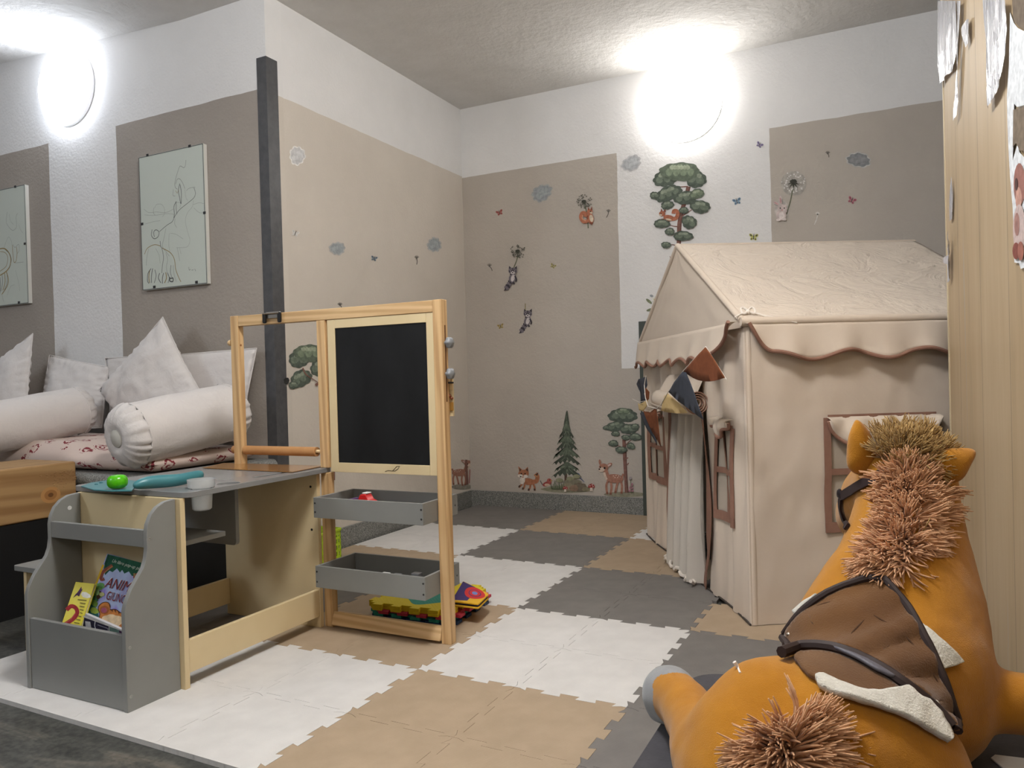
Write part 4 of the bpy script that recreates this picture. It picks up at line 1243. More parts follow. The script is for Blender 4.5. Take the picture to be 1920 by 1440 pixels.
arc = lambda a, b2, s, n=8: [(a[0] + (b2[0] - a[0]) * t - (b2[1] - a[1]) * s * sin(pi * t), a[1] + (b2[1] - a[1]) * t + (b2[0] - a[0]) * s * sin(pi * t)) for t in (k / n for k in range(n + 1))]
flag([(1323, 651)] + arc((1360, 708), (1282, 697), -.16)[:-1] + [(1281, 696)], 'rust', .125, .0015)
flag([(1281, 697), (1286, 698)] + arc((1320, 787), (1253, 735), -.02) + [(1264, 717)], 'navy', .135, .0015)
flag([(1246, 742), (1253, 738)] + arc((1290, 774), (1239, 770), -.05), 'cream', .118, .0015)
flag(arc((1206, 770), (1230, 764), .25) + [(1229, 775), (1230, 812), (1240, 838), (1222, 808)], 'rust', .095, .0015)
flag([(1200, 775), (1207, 772), (1224, 806), (1232, 832), (1214, 806)], 'navy', .092, .0015)
flag(arc((1197, 756), (1214, 750), .4) + [(1213, 760), (1206, 771), (1199, 769)], 'cream', .088, .0015)
flag([(1211, 706), (1213, 722), (1207, 738), (1210, 751), (1203, 752), (1201, 735), (1194, 720), (1198, 711)], 'navy', .075, .0015)
flag([(1211, 727), (1217, 735), (1216, 748), (1212, 754), (1210, 742)], 'rust', .078, .0015)
sp = [PP(x, y, T(.5, -.121, .5), TV) for x, y in ((1362, 712), (1323, 650), (1281, 696), (1252, 736), (1240, 757), (1231, 766), (1215, 762), (1210, 745), (1208, 722), (1211, 705))]
b = MB(); b.tube(sp, .0018, 6); b.build('string', LACE, bun)
b = MB(); b.tube([PP(x, y, T(.5, -.09, .5), TV) for x, y in ((1186, 748), (1198, 754), (1207, 752))], .0012, 5); b.build('loose_thread', LACE, bun)

# dark green panel on the back wall behind the tent
o = box('wall_panel', mat('dark_green_paint', (66, 72, 66), .5), -1.262, -.75, CY - .035, CY - .0135, .001, 1.10, bevel=.002)
props(o, 'dark green painted panel standing on the back wall behind the tent', 'panel')

# ------------------------------------------------------------------ wall stickers (flat prints on the paint)
SM = {}


def sm(c):
    if c not in SM:
        g_ = .3 * c[0] + .55 * c[1] + .15 * c[2]; k0 = c; c = tuple(int(.90 * (g_ + (v - g_) * .78)) for v in c)
        c2 = tuple(min(255, int(v * 1.12 + 6)) for v in c)
        SM[k0] = mat('print_%d_%d_%d' % c, c, .7, c2=c2, vs_=55, spec=.2, detail=2)
        return SM[k0]
    return SM[c]


PLANES = {'back': (Vector((0, CY, 0)), Vector((0, -1, 0))), 'alcove': (Vector((CX, 0, 0)), Vector((1, 0, 0))), 'part': (PA, PN)}


class Sticker:
    def __init__(self, plane, base=.0012, step=.00012, outline=False):
        self.pt, self.n = PLANES[plane] if isinstance(plane, str) else plane
        self.b = MB(); self.mats = []; self.k = 0; self.base = base; self.step = step

    def m(self, c):
        mm = sm(c) if isinstance(c, tuple) else c
        if mm not in self.mats: self.mats.append(mm)
        self.b.mi = self.mats.index(mm)

    def poly(self, pts, c):
        self.m(c); o = self.n * (self.base + self.step * self.k); self.k += 1
        q = [PP(x, y, self.pt, self.n) + o for x, y in pts]
        vv = [self.b.bm.verts.new(p) for p in q]
        es = [self.b.bm.edges.new((vv[i], vv[(i + 1) % len(vv)])) for i in range(len(vv))]
        g = bmesh.ops.triangle_fill(self.b.bm, edges=es, use_beauty=True)
        for f in g['geom']:
            if isinstance(f, bmesh.types.BMFace):
                f.material_index = self.b.mi
                f.normal_update()
                if f.normal.dot(self.n) < 0: f.normal_flip()
        return self

    def ell(self, cx, cy, rx, ry, c, rot=0, n=18):
        return self.poly(ell(cx, cy, rx, ry, n, radians(rot)), c)

    def blob(self, cx, cy, rx, ry, c, seed=0, rot=0, lumps=7, amp=.12):
        pts = []
        r0 = radians(rot)
        for k in range(36):
            t = 2 * pi * k / 36
            f = 1 + amp * abs(sin(lumps * t / 2 + seed)) - amp * .4 + .05 * sin(3 * t + seed * 2)
            x, y = rx * f * cos(t), ry * f * sin(t)
            pts.append((cx + x * cos(r0) - y * sin(r0), cy + x * sin(r0) + y * cos(r0)))
        return self.poly(pts, c)

    def stroke(self, pts, w, c, taper=False, smooth=True):
        if smooth and len(pts) > 2: pts = sub(pts, 4)
        n = len(pts); L, R = [], []
        for i in range(n):
            x0, y0 = pts[max(i - 1, 0)]; x1, y1 = pts[min(i + 1, n - 1)]
            d = sqrt((x1 - x0) ** 2 + (y1 - y0) ** 2) or 1
            ww = w * .5 * ((1 - .8 * i / (n - 1)) if taper else 1)
            L.append((pts[i][0] - (y1 - y0) / d * ww, pts[i][1] + (x1 - x0) / d * ww)); R.append((pts[i][0] + (y1 - y0) / d * ww, pts[i][1] - (x1 - x0) / d * ww))
        return self.poly(L + R[::-1], c)

    def leafy(self, cx, cy, rx, ry, seed=0, rot=0, tone=0):
        g = [((84, 96, 84), (110, 124, 106), (142, 154, 132)), ((98, 112, 92), (126, 142, 114), (160, 172, 142))][tone]
        self.blob(cx, cy, rx, ry, g[0], seed, rot, 9)
        k = max(3, int(rx / 5)); r0 = radians(rot)
        for i in range(k):
            t = (i + .5) / k * 2 - 1; x = t * rx * .66; y = -ry * .18 - ry * .25 * cos(t * 1.5) * (i % 2) + ry * .25 * ((i + 1) % 2)
            self.blob(cx + x * cos(r0) - y * sin(r0), cy + x * sin(r0) + y * cos(r0), rx / k * 1.15, ry * .42, g[1], seed + i, rot, 7)
        for i in range(max(2, k - 1)):
            t = (i + .5) / max(2, k - 1) * 2 - 1; x = t * rx * .5; y = -ry * .45
            self.blob(cx + x * cos(r0) - y * sin(r0), cy + x * sin(r0) + y * cos(r0), rx / k * .75, ry * .24, g[2], seed + i + 3, rot, 5)
        return self

    def done(self, name, label, cat='wall sticker', group=None):
        o = self.b.build(name, self.mats, orient=False)
        return props(o, label, cat, group)


def cloud(plane, cx, cy, rx, ry, rot, c, rim, label, seed=0):
    s = Sticker(plane); s.blob(cx, cy, rx + 2.4, ry + 2.2, rim, seed, rot, 9, .2); s.blob(cx, cy, rx, ry, c, seed, rot, 9, .2)
    hi = tuple(min(255, v + 7) for v in c); lo = tuple(int(v * .9) for v in c)
    r0 = radians(rot)
    for dx, dy, f, cc in ((-.35, .15, .45, hi), (.3, -.1, .5, hi), (.45, .3, .3, hi)):
        x, y = dx * rx, dy * ry
        s.blob(cx + x * cos(r0) - y * sin(r0), cy + x * sin(r0) + y * cos(r0), rx * f, ry * f, cc, seed + dx, rot)
    s.done('cloud_sticker', label, 'wall sticker', 'cloud stickers on the walls')


W_ = (236, 234, 230)
cloud('alcove', 557, 292, 12, 15, 0, (206, 206, 206), W_, 'white cloud sticker high on the alcove wall beside the dark corner post', 1)
cloud('alcove', 632, 466, 12, 9.5, 0, (158, 166, 170), (180, 180, 176), 'grey-blue cloud sticker on the alcove wall above the easel clip end', 2)
cloud('alcove', 814, 459, 10.5, 11, 0, (158, 166, 170), (180, 180, 176), 'grey-blue cloud sticker on the alcove wall near the room corner', 3)
cloud('back', 1016, 362, 17, 12, -32, (150, 158, 160), (164, 166, 164), 'grey-blue cloud sticker on the taupe back wall left of the squirrel', 4)
cloud('back', 1184, 306, 16, 11, -28, (176, 180, 184), (190, 190, 192), 'pale grey cloud sticker on the white wall patch left of the lamp', 5)
cloud('back', 1610, 300, 20, 11.5, 8, (136, 138, 140), (188, 186, 182), 'grey cloud sticker on the far right taupe wall above the tent roof', 6)


def butterfly(plane, cx, cy, s, c, c2, rot, label):
    k = Sticker(plane); r0 = radians(rot)
    def q(x, y): return (cx + (x * cos(r0) - y * sin(r0)) * s, cy + (x * sin(r0) + y * cos(r0)) * s)
    for sx in (-1, 1):
        for x, y, a, b2, rr, cc in ((.55, -.35, .55, .34, -40 * sx, c), (.4, .35, .36, .28, 40 * sx, c), (.62, -.42, .25, .15, -40 * sx, c2), (.42, .38, .16, .12, 40 * sx, c2)):
            k.ell(*q(x * sx, y), a * s, b2 * s, cc, rr + rot, 12)
    k.stroke([q(0, -.5), q(0, 0), q(0, .5)], .16 * s, (58, 52, 50)); k.stroke([q(0, -.5), q(-.2, -.8)], .06 * s, (58, 52, 50)); k.stroke([q(0, -.5), q(.2, -.8)], .06 * s, (58, 52, 50))
    k.done('butterfly_sticker', label, 'wall sticker', 'butterfly stickers on the walls')


butterfly('alcove', 553, 438, 7, (222, 220, 214), (200, 198, 192), 20, 'small white butterfly sticker on the alcove wall beside the corner post')
butterfly('alcove', 701, 485, 6, (120, 140, 156), (90, 96, 104), 15, 'small blue-grey butterfly sticker on the alcove wall between two clouds')
butterfly('back', 937, 399, 6.5, (176, 92, 84), (150, 70, 66), -20, 'small red butterfly sticker on the back wall left of the grey-blue cloud')
butterfly('back', 1037, 499, 5.5, (176, 164, 96), (120, 112, 84), 25, 'small yellow butterfly sticker right of the upper raccoon')
butterfly('back', 939, 612, 6, (180, 156, 90), (140, 116, 70), -15, 'small ochre butterfly sticker left of the lower raccoon')
butterfly('back', 1424, 272, 6.5, (150, 138, 178), (112, 98, 140), 30, 'small violet butterfly sticker right of the back wall lamp')
butterfly('back', 1382, 378, 8, (124, 156, 184), (80, 106, 132), -15, 'light blue butterfly sticker right of the tall tree')
butterfly('back', 1413, 445, 8.5, (196, 192, 96), (62, 60, 56), 4, 'yellow and black butterfly sticker just above the tent ridge')
butterfly('back', 1597, 376, 8, (190, 112, 122), (150, 74, 88), 25, 'pink butterfly sticker below the grey cloud at the far right')


def seed_(plane, x0, y0, x1, y1, label, light=False):
    k = Sticker(plane); c = (226, 224, 218) if light else (96, 90, 82)
    k.stroke([(x0, y0), ((x0 + x1) / 2 + 1, (y0 + y1) / 2), (x1, y1)], 1.3, c)
    for a in range(5):
        t = radians(-150 + a * 30); k.stroke([(x0, y0), (x0 + 5 * cos(t), y0 + 5 * sin(t))], 1.0, c, smooth=False)
    k.ell(x0, y0, 1.6, 1.6, (110, 104, 96)); k.done('dandelion_seed_sticker', label, 'wall sticker', 'dandelion seed stickers on the walls')


seed_('alcove', 781, 484, 781, 496, 'tiny dandelion seed sticker on the alcove wall below the right cloud')
seed_('back', 1141, 397, 1137, 408, 'tiny dandelion seed sticker right of the red squirrel with dandelion')
seed_('back', 918, 499, 923, 508, 'tiny dandelion seed sticker left of the upper raccoon')
seed_('back', 1552, 288, 1554, 295, 'tiny dark dandelion seed sticker left of the grey cloud at far right')
seed_('back', 1533, 402, 1527, 421, 'white-edged dandelion seed sticker right of the bunny', True)
seed_('alcove', 637, 572, 640, 578, 'faint dandelion seed sticker just above the easel top beam')


def dandelion(s, cx, cy, r, sx, sy, light=False):
    c = (224, 222, 216) if light else (92, 90, 78)
    s.stroke([(cx, cy), ((cx + sx) / 2 + 1.5, (cy + sy) / 2), (sx, sy)], 2.0, (108, 112, 84))
    rr = random.Random(int(cx))
    for k in range(44):
        t = rr.uniform(0, 2 * pi); q = r * (.55 + .5 * rr.random())
        x, y = cx + q * cos(t), cy - r * .12 + q * sin(t) * .9
        s.ell(x, y, r * .05 + .5, r * .05 + .5, c, 0, 6)
        if k % 2 == 0: s.stroke([(cx + .35 * (x - cx), cy + .35 * (y - cy)), (x, y)], .5, (170, 166, 156) if not light else (206, 202, 196), smooth=False)
    for k in range(7):
        t = radians(-60 + k * 50); s.stroke([(cx, cy), (cx + r * .25 * cos(t), cy + r * .2 * sin(t) + 1), (cx + r * .48 * cos(t), cy + r * .42 * sin(t) + r * .18)], r * .12 + .4, (70, 72, 58), True)
    s.blob(cx, cy - r * .12, r * .3, r * .22, (66, 66, 56), 2)


def raccoon(s, x, y, k=1.0):
    d, g, l = (66, 60, 70), (120, 112, 122), (206, 198, 198)
    for i, (dx, dy) in enumerate(((-4, 14), (-6.5, 18), (-9, 22), (-11.5, 25.5))):
        s.ell(x + dx * k, y + dy * k, 5.2 * k, 3.4 * k, g if i % 2 else d, 40, 12)
    s.poly([(x - 13 * k, y + 25 * k), (x - 11 * k, y + 30 * k), (x - 17 * k, y + 31 * k)], d)
    s.ell(x + 0 * k, y + 6 * k, 6.5 * k, 10.5 * k, g, 15); s.ell(x + 1 * k, y + 6 * k, 3.6 * k, 7.2 * k, l, 15)
    s.stroke([(x + 5 * k, y + 2 * k), (x + 8 * k, y + 8 * k), (x + 7 * k, y + 13 * k)], 3 * k, d); s.stroke([(x - 3 * k, y), (x - 2 * k, y - 9 * k)], 3 * k, d); s.stroke([(x + 2 * k, y + 14 * k), (x + 4 * k, y + 18 * k)], 3.6 * k, d); s.stroke([(x - 3 * k, y + 13 * k), (x - 4 * k, y + 17 * k)], 3.6 * k, d)
    s.poly([(x - 7 * k, y - 10 * k), (x - 6 * k, y - 18 * k), (x - 1 * k, y - 13 * k)], d); s.poly([(x + 9 * k, y - 10 * k), (x + 9 * k, y - 18 * k), (x + 3 * k, y - 13 * k)], d)
    s.ell(x + 1 * k, y - 8 * k, 8.6 * k, 6.6 * k, g, 5); s.ell(x + 1 * k, y - 4.8 * k, 4.6 * k, 3 * k, l); s.ell(x - 3 * k, y - 7.6 * k, 3.2 * k, 2.2 * k, d, -20); s.ell(x + 5 * k, y - 7.6 * k, 3.2 * k, 2.2 * k, d, 20); s.stroke([(x + 1 * k, y - 14 * k), (x + 1 * k, y - 8 * k)], 1.6 * k, d, smooth=False)
    s.ell(x - 3 * k, y - 7.8 * k, 1 * k, 1 * k, l, 0, 8); s.ell(x + 5 * k, y - 7.8 * k, 1 * k, 1 * k, l, 0, 8); s.ell(x + 1 * k, y - 4.8 * k, 1.5 * k, 1.1 * k, (40, 36, 40), 0, 8)


s = Sticker('back'); dandelion(s, 972, 473, 14, 963, 503); raccoon(s, 962, 516, .95); s.done('raccoon_sticker', 'raccoon sticker hanging from a dandelion head, upper of two raccoons')
s = Sticker('back'); s.stroke([(985, 569), (985, 580), (985, 612)], 1.6, (150, 138, 90)); raccoon(s, 989, 596, .95); s.done('raccoon_sticker', 'raccoon sticker clinging to a short stem, lower of two raccoons')
OR, DO, CRM, PK = (190, 106, 72), (146, 76, 54), (216, 194, 166), (216, 186, 178)


def squirrel_sit(s, x, y):
    s.stroke([(x - 2, y + 9), (x - 10, y + 10), (x - 15, y + 2), (x - 12, y - 6), (x - 6, y - 5), (x - 7, y + 1)], 6.5, OR); s.stroke([(x - 5, y + 9), (x - 12, y + 5), (x - 11, y - 2)], 2.0, (220, 150, 110))
    s.ell(x + 3, y + 4, 6.5, 10, OR, -12); s.ell(x + 5, y + 4, 3.6, 7, CRM, -12); s.ell(x + 2, y - 8, 5.6, 5, OR); s.poly([(x - 2, y - 11), (x - 1, y - 18), (x + 2, y - 12)], DO); s.poly([(x + 3, y - 12), (x + 6, y - 19), (x + 7, y - 11)], DO)
    s.ell(x + 4.5, y - 6.5, 2.6, 2, CRM); s.ell(x + 3.6, y - 9, 1.1, 1.2, (36, 26, 24), 0, 8); s.stroke([(x + 2, y + 12), (x + 7, y + 15)], 3, DO, smooth=False); s.stroke([(x - 1, y - 1), (x - 3, y + 3), (x - 2, y + 6)], 2.4, DO)


s = Sticker('back'); dandelion(s, 1096, 380, 14, 1103, 428); squirrel_sit(s, 1105, 406); s.done('squirrel_sticker', 'red squirrel sticker holding a dandelion on the taupe back wall')
# bunny with dandelion, white die-cut edge
s = Sticker('back'); s.ell(1488, 344, 24, 23, (176, 168, 158)); s.ell(1466, 394, 14, 18, (196, 188, 180)); s.poly([(1452, 388), (1448, 377), (1458, 380), (1464, 366), (1471, 380), (1470, 392)], (196, 188, 180))
dandelion(s, 1488, 344, 21, 1475, 402, True); BN = (206, 186, 182)
s.ell(1465, 404, 9.5, 10, BN); s.ell(1466, 405, 5.5, 7, (224, 210, 204)); s.ell(1467, 391, 9, 7.5, BN); s.ell(1456, 382, 2.8, 7, BN, -62); s.ell(1464, 376, 2.8, 8, BN, -8); s.ell(1464, 377, 1.3, 5.5, (208, 150, 150), -8); s.ell(1456, 382, 1.2, 4.5, (208, 150, 150), -62)
s.ell(1463.5, 391, 1.2, 1.4, (50, 40, 40), 0, 8); s.ell(1471, 391, 1.2, 1.4, (50, 40, 40), 0, 8); s.ell(1467, 394.5, 1.4, 1, (190, 120, 120), 0, 8); s.stroke([(1472, 399), (1476, 396)], 3, BN, smooth=False); s.ell(1460, 413, 4, 2.5, (224, 210, 204)); s.ell(1471, 412, 4, 2.5, (224, 210, 204))
s.done('bunny_sticker', 'pale pink bunny sticker holding a big dandelion at the right taupe wall')
# tall tree
TR, TR2 = (140, 92, 80), (112, 72, 64)
s = Sticker('back')
s.stroke([(1291, 350), (1286, 372), (1279, 395), (1274, 420), (1273, 450), (1271, 480), (1262, 502)], 8, TR); s.stroke([(1294, 350), (1288, 372), (1281, 395), (1277, 420), (1276, 450), (1274, 480), (1267, 500)], 2.4, TR2)
s.stroke([(1283, 385), (1278, 372), (1270, 360)], 3, TR, True); s.stroke([(1275, 408), (1290, 398), (1306, 388)], 3, TR, True); s.stroke([(1273, 425), (1262, 424), (1250, 418)], 2.6, TR, True); s.stroke([(1272, 462), (1262, 459), (1254, 459)], 2.4, TR, True); s.stroke([(1268, 495), (1260, 492), (1256, 480)], 3.2, TR, True); s.stroke([(1290, 350), (1262, 350), (1252, 340)], 2.4, TR, True)
for i, (x, y, a, b2, rt, tn) in enumerate(((1247, 335, 22, 15, -8, 0), (1305, 336, 19, 16, 10, 0), (1275, 322, 36, 17, 0, 1), (1254, 363, 26, 13, -22, 0), (1228, 367, 9, 7, 0, 0), (1285, 371, 22, 12, -8, 0), (1307, 364, 14, 9, -15, 1), (1252, 385, 12, 8, -10, 0), (1313, 388, 19, 12, 8, 0), (1283, 395, 9, 6, 0, 0), (1242, 420, 15, 8, 0, 0), (1293, 417, 14, 12, 20, 0), (1257, 435, 9, 7, 0, 0), (1282, 443, 18, 9, 0, 0), (1250, 460, 9, 6, 0, 0))):
    s.leafy(x, y, a, b2, i, rt, tn)
s.done('tree_sticker', 'tall pine tree sticker on the white wall patch behind the tent peak')
s = Sticker('back', .0045)
s.stroke([(1262, 411), (1268, 409), (1271, 402), (1269, 396), (1264, 396), (1263, 401)], 7, OR); s.ell(1255, 409, 11, 5.5, OR, 12); s.ell(1242, 401, 6, 5, OR); s.poly([(1244, 397), (1248, 391), (1249, 398)], DO); s.poly([(1239, 397), (1240, 391), (1243, 396)], DO); s.ell(1240, 401, 1, 1.1, (40, 28, 24), 0, 8); s.ell(1239, 403.5, 3, 1.8, CRM); s.stroke([(1246, 411), (1240, 412)], 2.6, DO, smooth=False); s.stroke([(1259, 413), (1252, 415)], 3, DO, smooth=False); s.ell(1254, 412, 6, 1.8, CRM, 12)
s.done('squirrel_sticker', 'orange squirrel sticker lying on a branch of the tall tree')
# flowering twig by the tent
s = Sticker('back'); s.stroke([(1218, 586), (1226, 576), (1236, 568)], 1.6, (112, 116, 78))
for x, y, rt in ((1217, 565, 40), (1219, 581, -15), (1232, 562, -50), (1226, 583, 20)): s.ell(x, y, 7, 2.6, (128, 136, 100), rt)
for t in range(5): s.ell(1228 + 4 * cos(t * 1.256), 562 + 4 * sin(t * 1.256), 3, 3, (226, 224, 214), 0, 10)
s.ell(1228, 562, 2.2, 2.2, (204, 180, 70), 0, 10); s.ell(1236, 570, 4.6, 4.4, (48, 44, 58)); s.ell(1229, 586, 4.2, 5.4, (56, 46, 60)); s.ell(1222, 555, 3.4, 2.4, (150, 158, 160), 20); s.ell(1235, 569, 1.4, 1.2, (110, 106, 120), 0, 8)
s.done('flower_twig_sticker', 'flowering twig sticker with dark berries above the dark green panel')
# spruce with rocks, grass, mushrooms
s = Sticker('back')
G1, G2, G3 = (74, 84, 70), (94, 106, 86), (116, 128, 104)
s.ell(1065, 917, 48, 7, (150, 146, 118)); s.stroke([(1061, 880), (1061, 915)], 5, (96, 72, 58), smooth=False)
tiers = [(772, 800, 6), (786, 812, 9), (800, 822, 15), (812, 834, 18), (822, 846, 22), (836, 860, 26), (850, 872, 28), (866, 884, 24), (872, 896, 30)]
for i, (a, b2, w) in enumerate(tiers[::-1]):
    rr = random.Random(i); pts = [(1064 - 1, a)]
    nn = 7
    R_ = []
    for k in range(nn + 1):
        f = k / nn; x = 1063 + w * (1 - 2 * f)
        yy = b2 - 5 * (1 - abs(1 - 2 * f)) + rr.uniform(-1, 2)
        R_.append((x, yy)); R_.append((x - w / nn * .9, yy - 5)) if k < nn else None
    s.poly([(1065, a)] + R_ + [(1062, a)], (G1, G2)[i % 2])
    for k in range(4):
        x = 1063 + rr.uniform(-.6, .6) * w; s.stroke([(1063 + (x - 1063) * .3, a + 8), (x, b2 - 7)], 1.8, G3, True, False)
s.stroke([(1064, 770), (1064, 790)], 2, G1, smooth=False)
for x, y, a, b2, c in ((1075, 908, 17, 11, (132, 124, 100)), (1064, 913, 12, 7, (150, 138, 112)), (1088, 913, 12, 8, (116, 104, 84)), (1077, 915, 8, 6, (146, 116, 92)), (1100, 917, 8, 4, (138, 130, 100))): s.blob(x, y, a, b2, c, x)
for k in range(16):
    x = 1034 + k * 1.6; s.stroke([(x + 2, 917), (x + random.uniform(-3, 3), 898 + random.uniform(0, 9))], 1.8, (92, 106, 74), True, False)
for x, y in ((1050, 900), (1082, 893), (1070, 897)): s.ell(x, y, 7, 4, (146, 146, 110))
def mushroom(s, x, y, k):
    s.poly([(x - 2 * k, y), (x + 2 * k, y), (x + 2.6 * k, y + 7 * k), (x - 2.6 * k, y + 7 * k)], (222, 208, 190)); s.poly([(x - 6 * k, y + 1 * k), (x - 5 * k, y - 4 * k), (x, y - 6.5 * k), (x + 5 * k, y - 4 * k), (x + 6 * k, y + 1 * k)], (176, 52, 48))
    for dx, dy in ((-2.5, -2.5), (1.5, -4), (3, -1)): s.ell(x + dx * k, y + dy * k, .9 * k, .9 * k, (236, 224, 214), 0, 8)
mushroom(s, 1110, 913, 1.05); mushroom(s, 1061, 916, .8)
s.done('tree_sticker', 'dark spruce tree sticker with rocks and mushrooms between fox and fawn')
s = Sticker('back'); s.stroke([(1083, 890), (1088, 896), (1096, 904)], 3.4, (70, 84, 130), True); s.ell(1084, 890, 3.6, 2.8, (96, 116, 166), 30); s.done('bird_sticker', 'tiny blue bird sticker beside the spruce trunk')
s = Sticker('back'); s.stroke([(1013, 901), (1018, 909), (1025, 908)], 1.6, (96, 90, 84)); s.ell(1026, 907, 9, 4.5, (176, 72, 66), -20); s.ell(1030, 901, 4.5, 4, (186, 84, 74)); s.poly([(1033, 900), (1037, 901), (1033, 903)], (200, 160, 80)); s.ell(1031, 900, .9, .9, (40, 30, 30), 0, 6); s.ell(1026, 909, 5, 2.4, (214, 178, 150)); s.ell(1030, 917, 16, 2.4, (146, 142, 112)); s.done('bird_sticker', 'small red bird sticker between the fox and the spruce')
# fox
s = Sticker('back'); FX, FD = (188, 112, 72), (84, 60, 52)
for a, b2 in (((980, 905), (973, 914)), ((984, 908), (980, 918)), ((995, 908), (991, 920)), ((1000, 907), (1003, 920))): s.stroke([a, ((a[0] + b2[0]) / 2 + 1, (a[1] + b2[1]) / 2), b2], 3.6, FX); s.stroke([(b2[0] + (a[0] - b2[0]) * .3, b2[1] - 4), b2], 3.2, FD, smooth=False)
s.stroke([(1000, 903), (1006, 902), (1008, 894), (1004, 888)], 8, FX, False); s.ell(1006, 891, 3, 4, (206, 132, 80)); s.poly([(1003, 890), (1008, 892), (1010, 886)], FD)
s.ell(991, 903, 12, 6.5, FX, 8); s.ell(980, 900, 5, 8, (228, 216, 202), 10); s.ell(982, 888, 10, 7.5, FX); s.poly([(974, 886), (972, 874), (980, 881)], FX); s.poly([(984, 881), (990, 875), (992, 887)], FX); s.poly([(975, 884), (973.5, 877), (978, 881)], FD); s.poly([(986, 881), (989.5, 877.5), (990.5, 884)], FD)
s.ell(976, 892, 5, 3, (232, 220, 208)); s.ell(986, 893, 4.5, 3, (232, 220, 208)); s.ell(978, 888, 1.2, 1.5, (36, 28, 26), 0, 8); s.ell(985, 888, 1.2, 1.5, (36, 28, 26), 0, 8); s.ell(977, 893.5, 1.5, 1.2, (36, 28, 26), 0, 8)
s.done('fox_sticker', 'little orange fox sticker above the skirting of the back wall')


def fawn(s, ox, oy, k=1.0, fl=1):
    X = lambda x: ox + x * k * fl; Y = lambda y: oy + y * k; FB, FD2, FC = (180, 118, 94), (144, 86, 68), (220, 198, 176)
    for a, m_, b2 in (((-10, 3), (-14, 14), (-12, 30)), ((-6, 5), (-4, 16), (-6, 31)), ((9, 4), (6, 14), (3, 28)), ((13, 3), (16, 14), (15, 29))): s.stroke([(X(p[0]), Y(p[1])) for p in (a, m_, b2)], 4.2 * k, FB); s.stroke([(X(m_[0] * .2 + b2[0] * .8), Y(b2[1] - 4)), (X(b2[0]), Y(b2[1]))], 3.6 * k, FD2, smooth=False)
    s.ell(X(2), Y(0), 17 * k, 8.5 * k, FB, 4 * fl); s.stroke([(X(-9), Y(0)), (X(-13), Y(-8)), (X(-16), Y(-16))], 8.5 * k, FB); s.stroke([(X(-13), Y(2)), (X(-16), Y(-5)), (X(-18), Y(-12))], 4 * k, FC); s.stroke([(X(16), Y(-3)), (X(19), Y(-9))], 4 * k, FB, smooth=False)
    s.ell(X(-8), Y(-26), 6 * k, 3 * k, FB, -32 * fl); s.ell(X(-8.5), Y(-25.5), 4 * k, 1.7 * k, PK, -32 * fl); s.ell(X(-26), Y(-31), 2.4 * k, 5.5 * k, FB, -8 * fl)
    s.ell(X(-19), Y(-21), 9 * k, 7.8 * k, FB); s.ell(X(-23), Y(-17), 6 * k, 4.4 * k, FC); s.ell(X(-17), Y(-20), 1.9 * k, 2.2 * k, (40, 28, 26), 0, 10); s.ell(X(-27), Y(-18), 1.8 * k, 1.5 * k, (52, 36, 34), 0, 8); s.ell(X(-25), Y(-21.5), 1.3 * k, 1.7 * k, (40, 28, 26), 0, 8)
    for dx, dy in ((0, -5), (5, -6), (10, -5), (3, -2), (8, -2), (13, -3)): s.ell(X(dx), Y(dy), 1 * k, .9 * k, (236, 216, 196), 0, 8)


s = Sticker('back'); s.ell(1172, 927, 40, 5, (146, 142, 116))
s.stroke([(1170, 822), (1171, 850), (1173, 885), (1175, 924)], 6.5, TR); s.stroke([(1172, 822), (1174, 850), (1175, 885), (1178, 924)], 2, TR2); s.stroke([(1173, 835), (1182, 826), (1190, 822)], 2.4, TR, True); s.stroke([(1170, 840), (1160, 836), (1154, 832)], 2.4, TR, True); s.stroke([(1171, 862), (1178, 858)], 2, TR, smooth=False); s.stroke([(1176, 872), (1179, 868)], 2, TR, smooth=False)
for i, (x, y, a, b2, rt, tn) in enumerate(((1168, 779, 27, 13, 0, 0), (1169, 771, 13, 6, 0, 1), (1154, 799, 18, 9, -12, 0), (1137, 802, 6, 4, 0, 0), (1179, 804, 17, 9, 0, 0), (1191, 800, 8, 6, 0, 0), (1155, 813, 8, 5, 0, 0), (1192, 819, 12, 7, 5, 0), (1174, 820, 8, 5, 0, 0), (1151, 831, 9, 6, 0, 0), (1184, 836, 8, 6, 20, 0), (1166, 843, 11, 6, 0, 0))): s.leafy(x, y, a, b2, i + 3, rt, tn)
for k in range(9): s.ell(1186 + random.uniform(-6, 6), 914 + random.uniform(-7, 7), 2, 2, (188, 120, 140), 0, 8)
s.stroke([(1185, 925), (1184, 905), (1183, 896)], 1.2, (112, 116, 84)); s.ell(1183, 896, 3, 3, (160, 150, 150))
s.done('tree_sticker', 'small pine tree sticker at the floor beside the fawn, next to the green panel')
s = Sticker('back', .0045); fawn(s, 1151, 897, .98); s.done('fawn_sticker', 'spotted fawn sticker standing in front of the small pine tree')
s = Sticker('alcove'); s.ell(866, 913, 20, 5, (150, 144, 128)); fawn(s, 862, 886, .80, -1); s.stroke([(873, 862), (874, 885), (875, 908)], 4.2, TR, smooth=False); s.stroke([(880, 880), (879, 906)], 2, (176, 112, 104), smooth=False); s.done('fawn_sticker', 'second fawn sticker on the alcove wall, half hidden by the right easel post')
s = Sticker('alcove')
for i, (x, y, a, b2, rt, tn) in enumerate(((598, 690, 16, 16, 0, 0), (560, 674, 19, 15, 0, 0), (578, 662, 27, 16, 0, 1), (563, 710, 21, 15, -30, 0), (549, 722, 9, 7, 0, 0))): s.leafy(x, y, a, b2, i, rt, tn)
s.stroke([(566, 690), (572, 702), (590, 714), (606, 724)], 3, TR, True); s.stroke([(590, 722), (600, 716), (612, 706), (622, 760), (624, 900)], 5, TR)
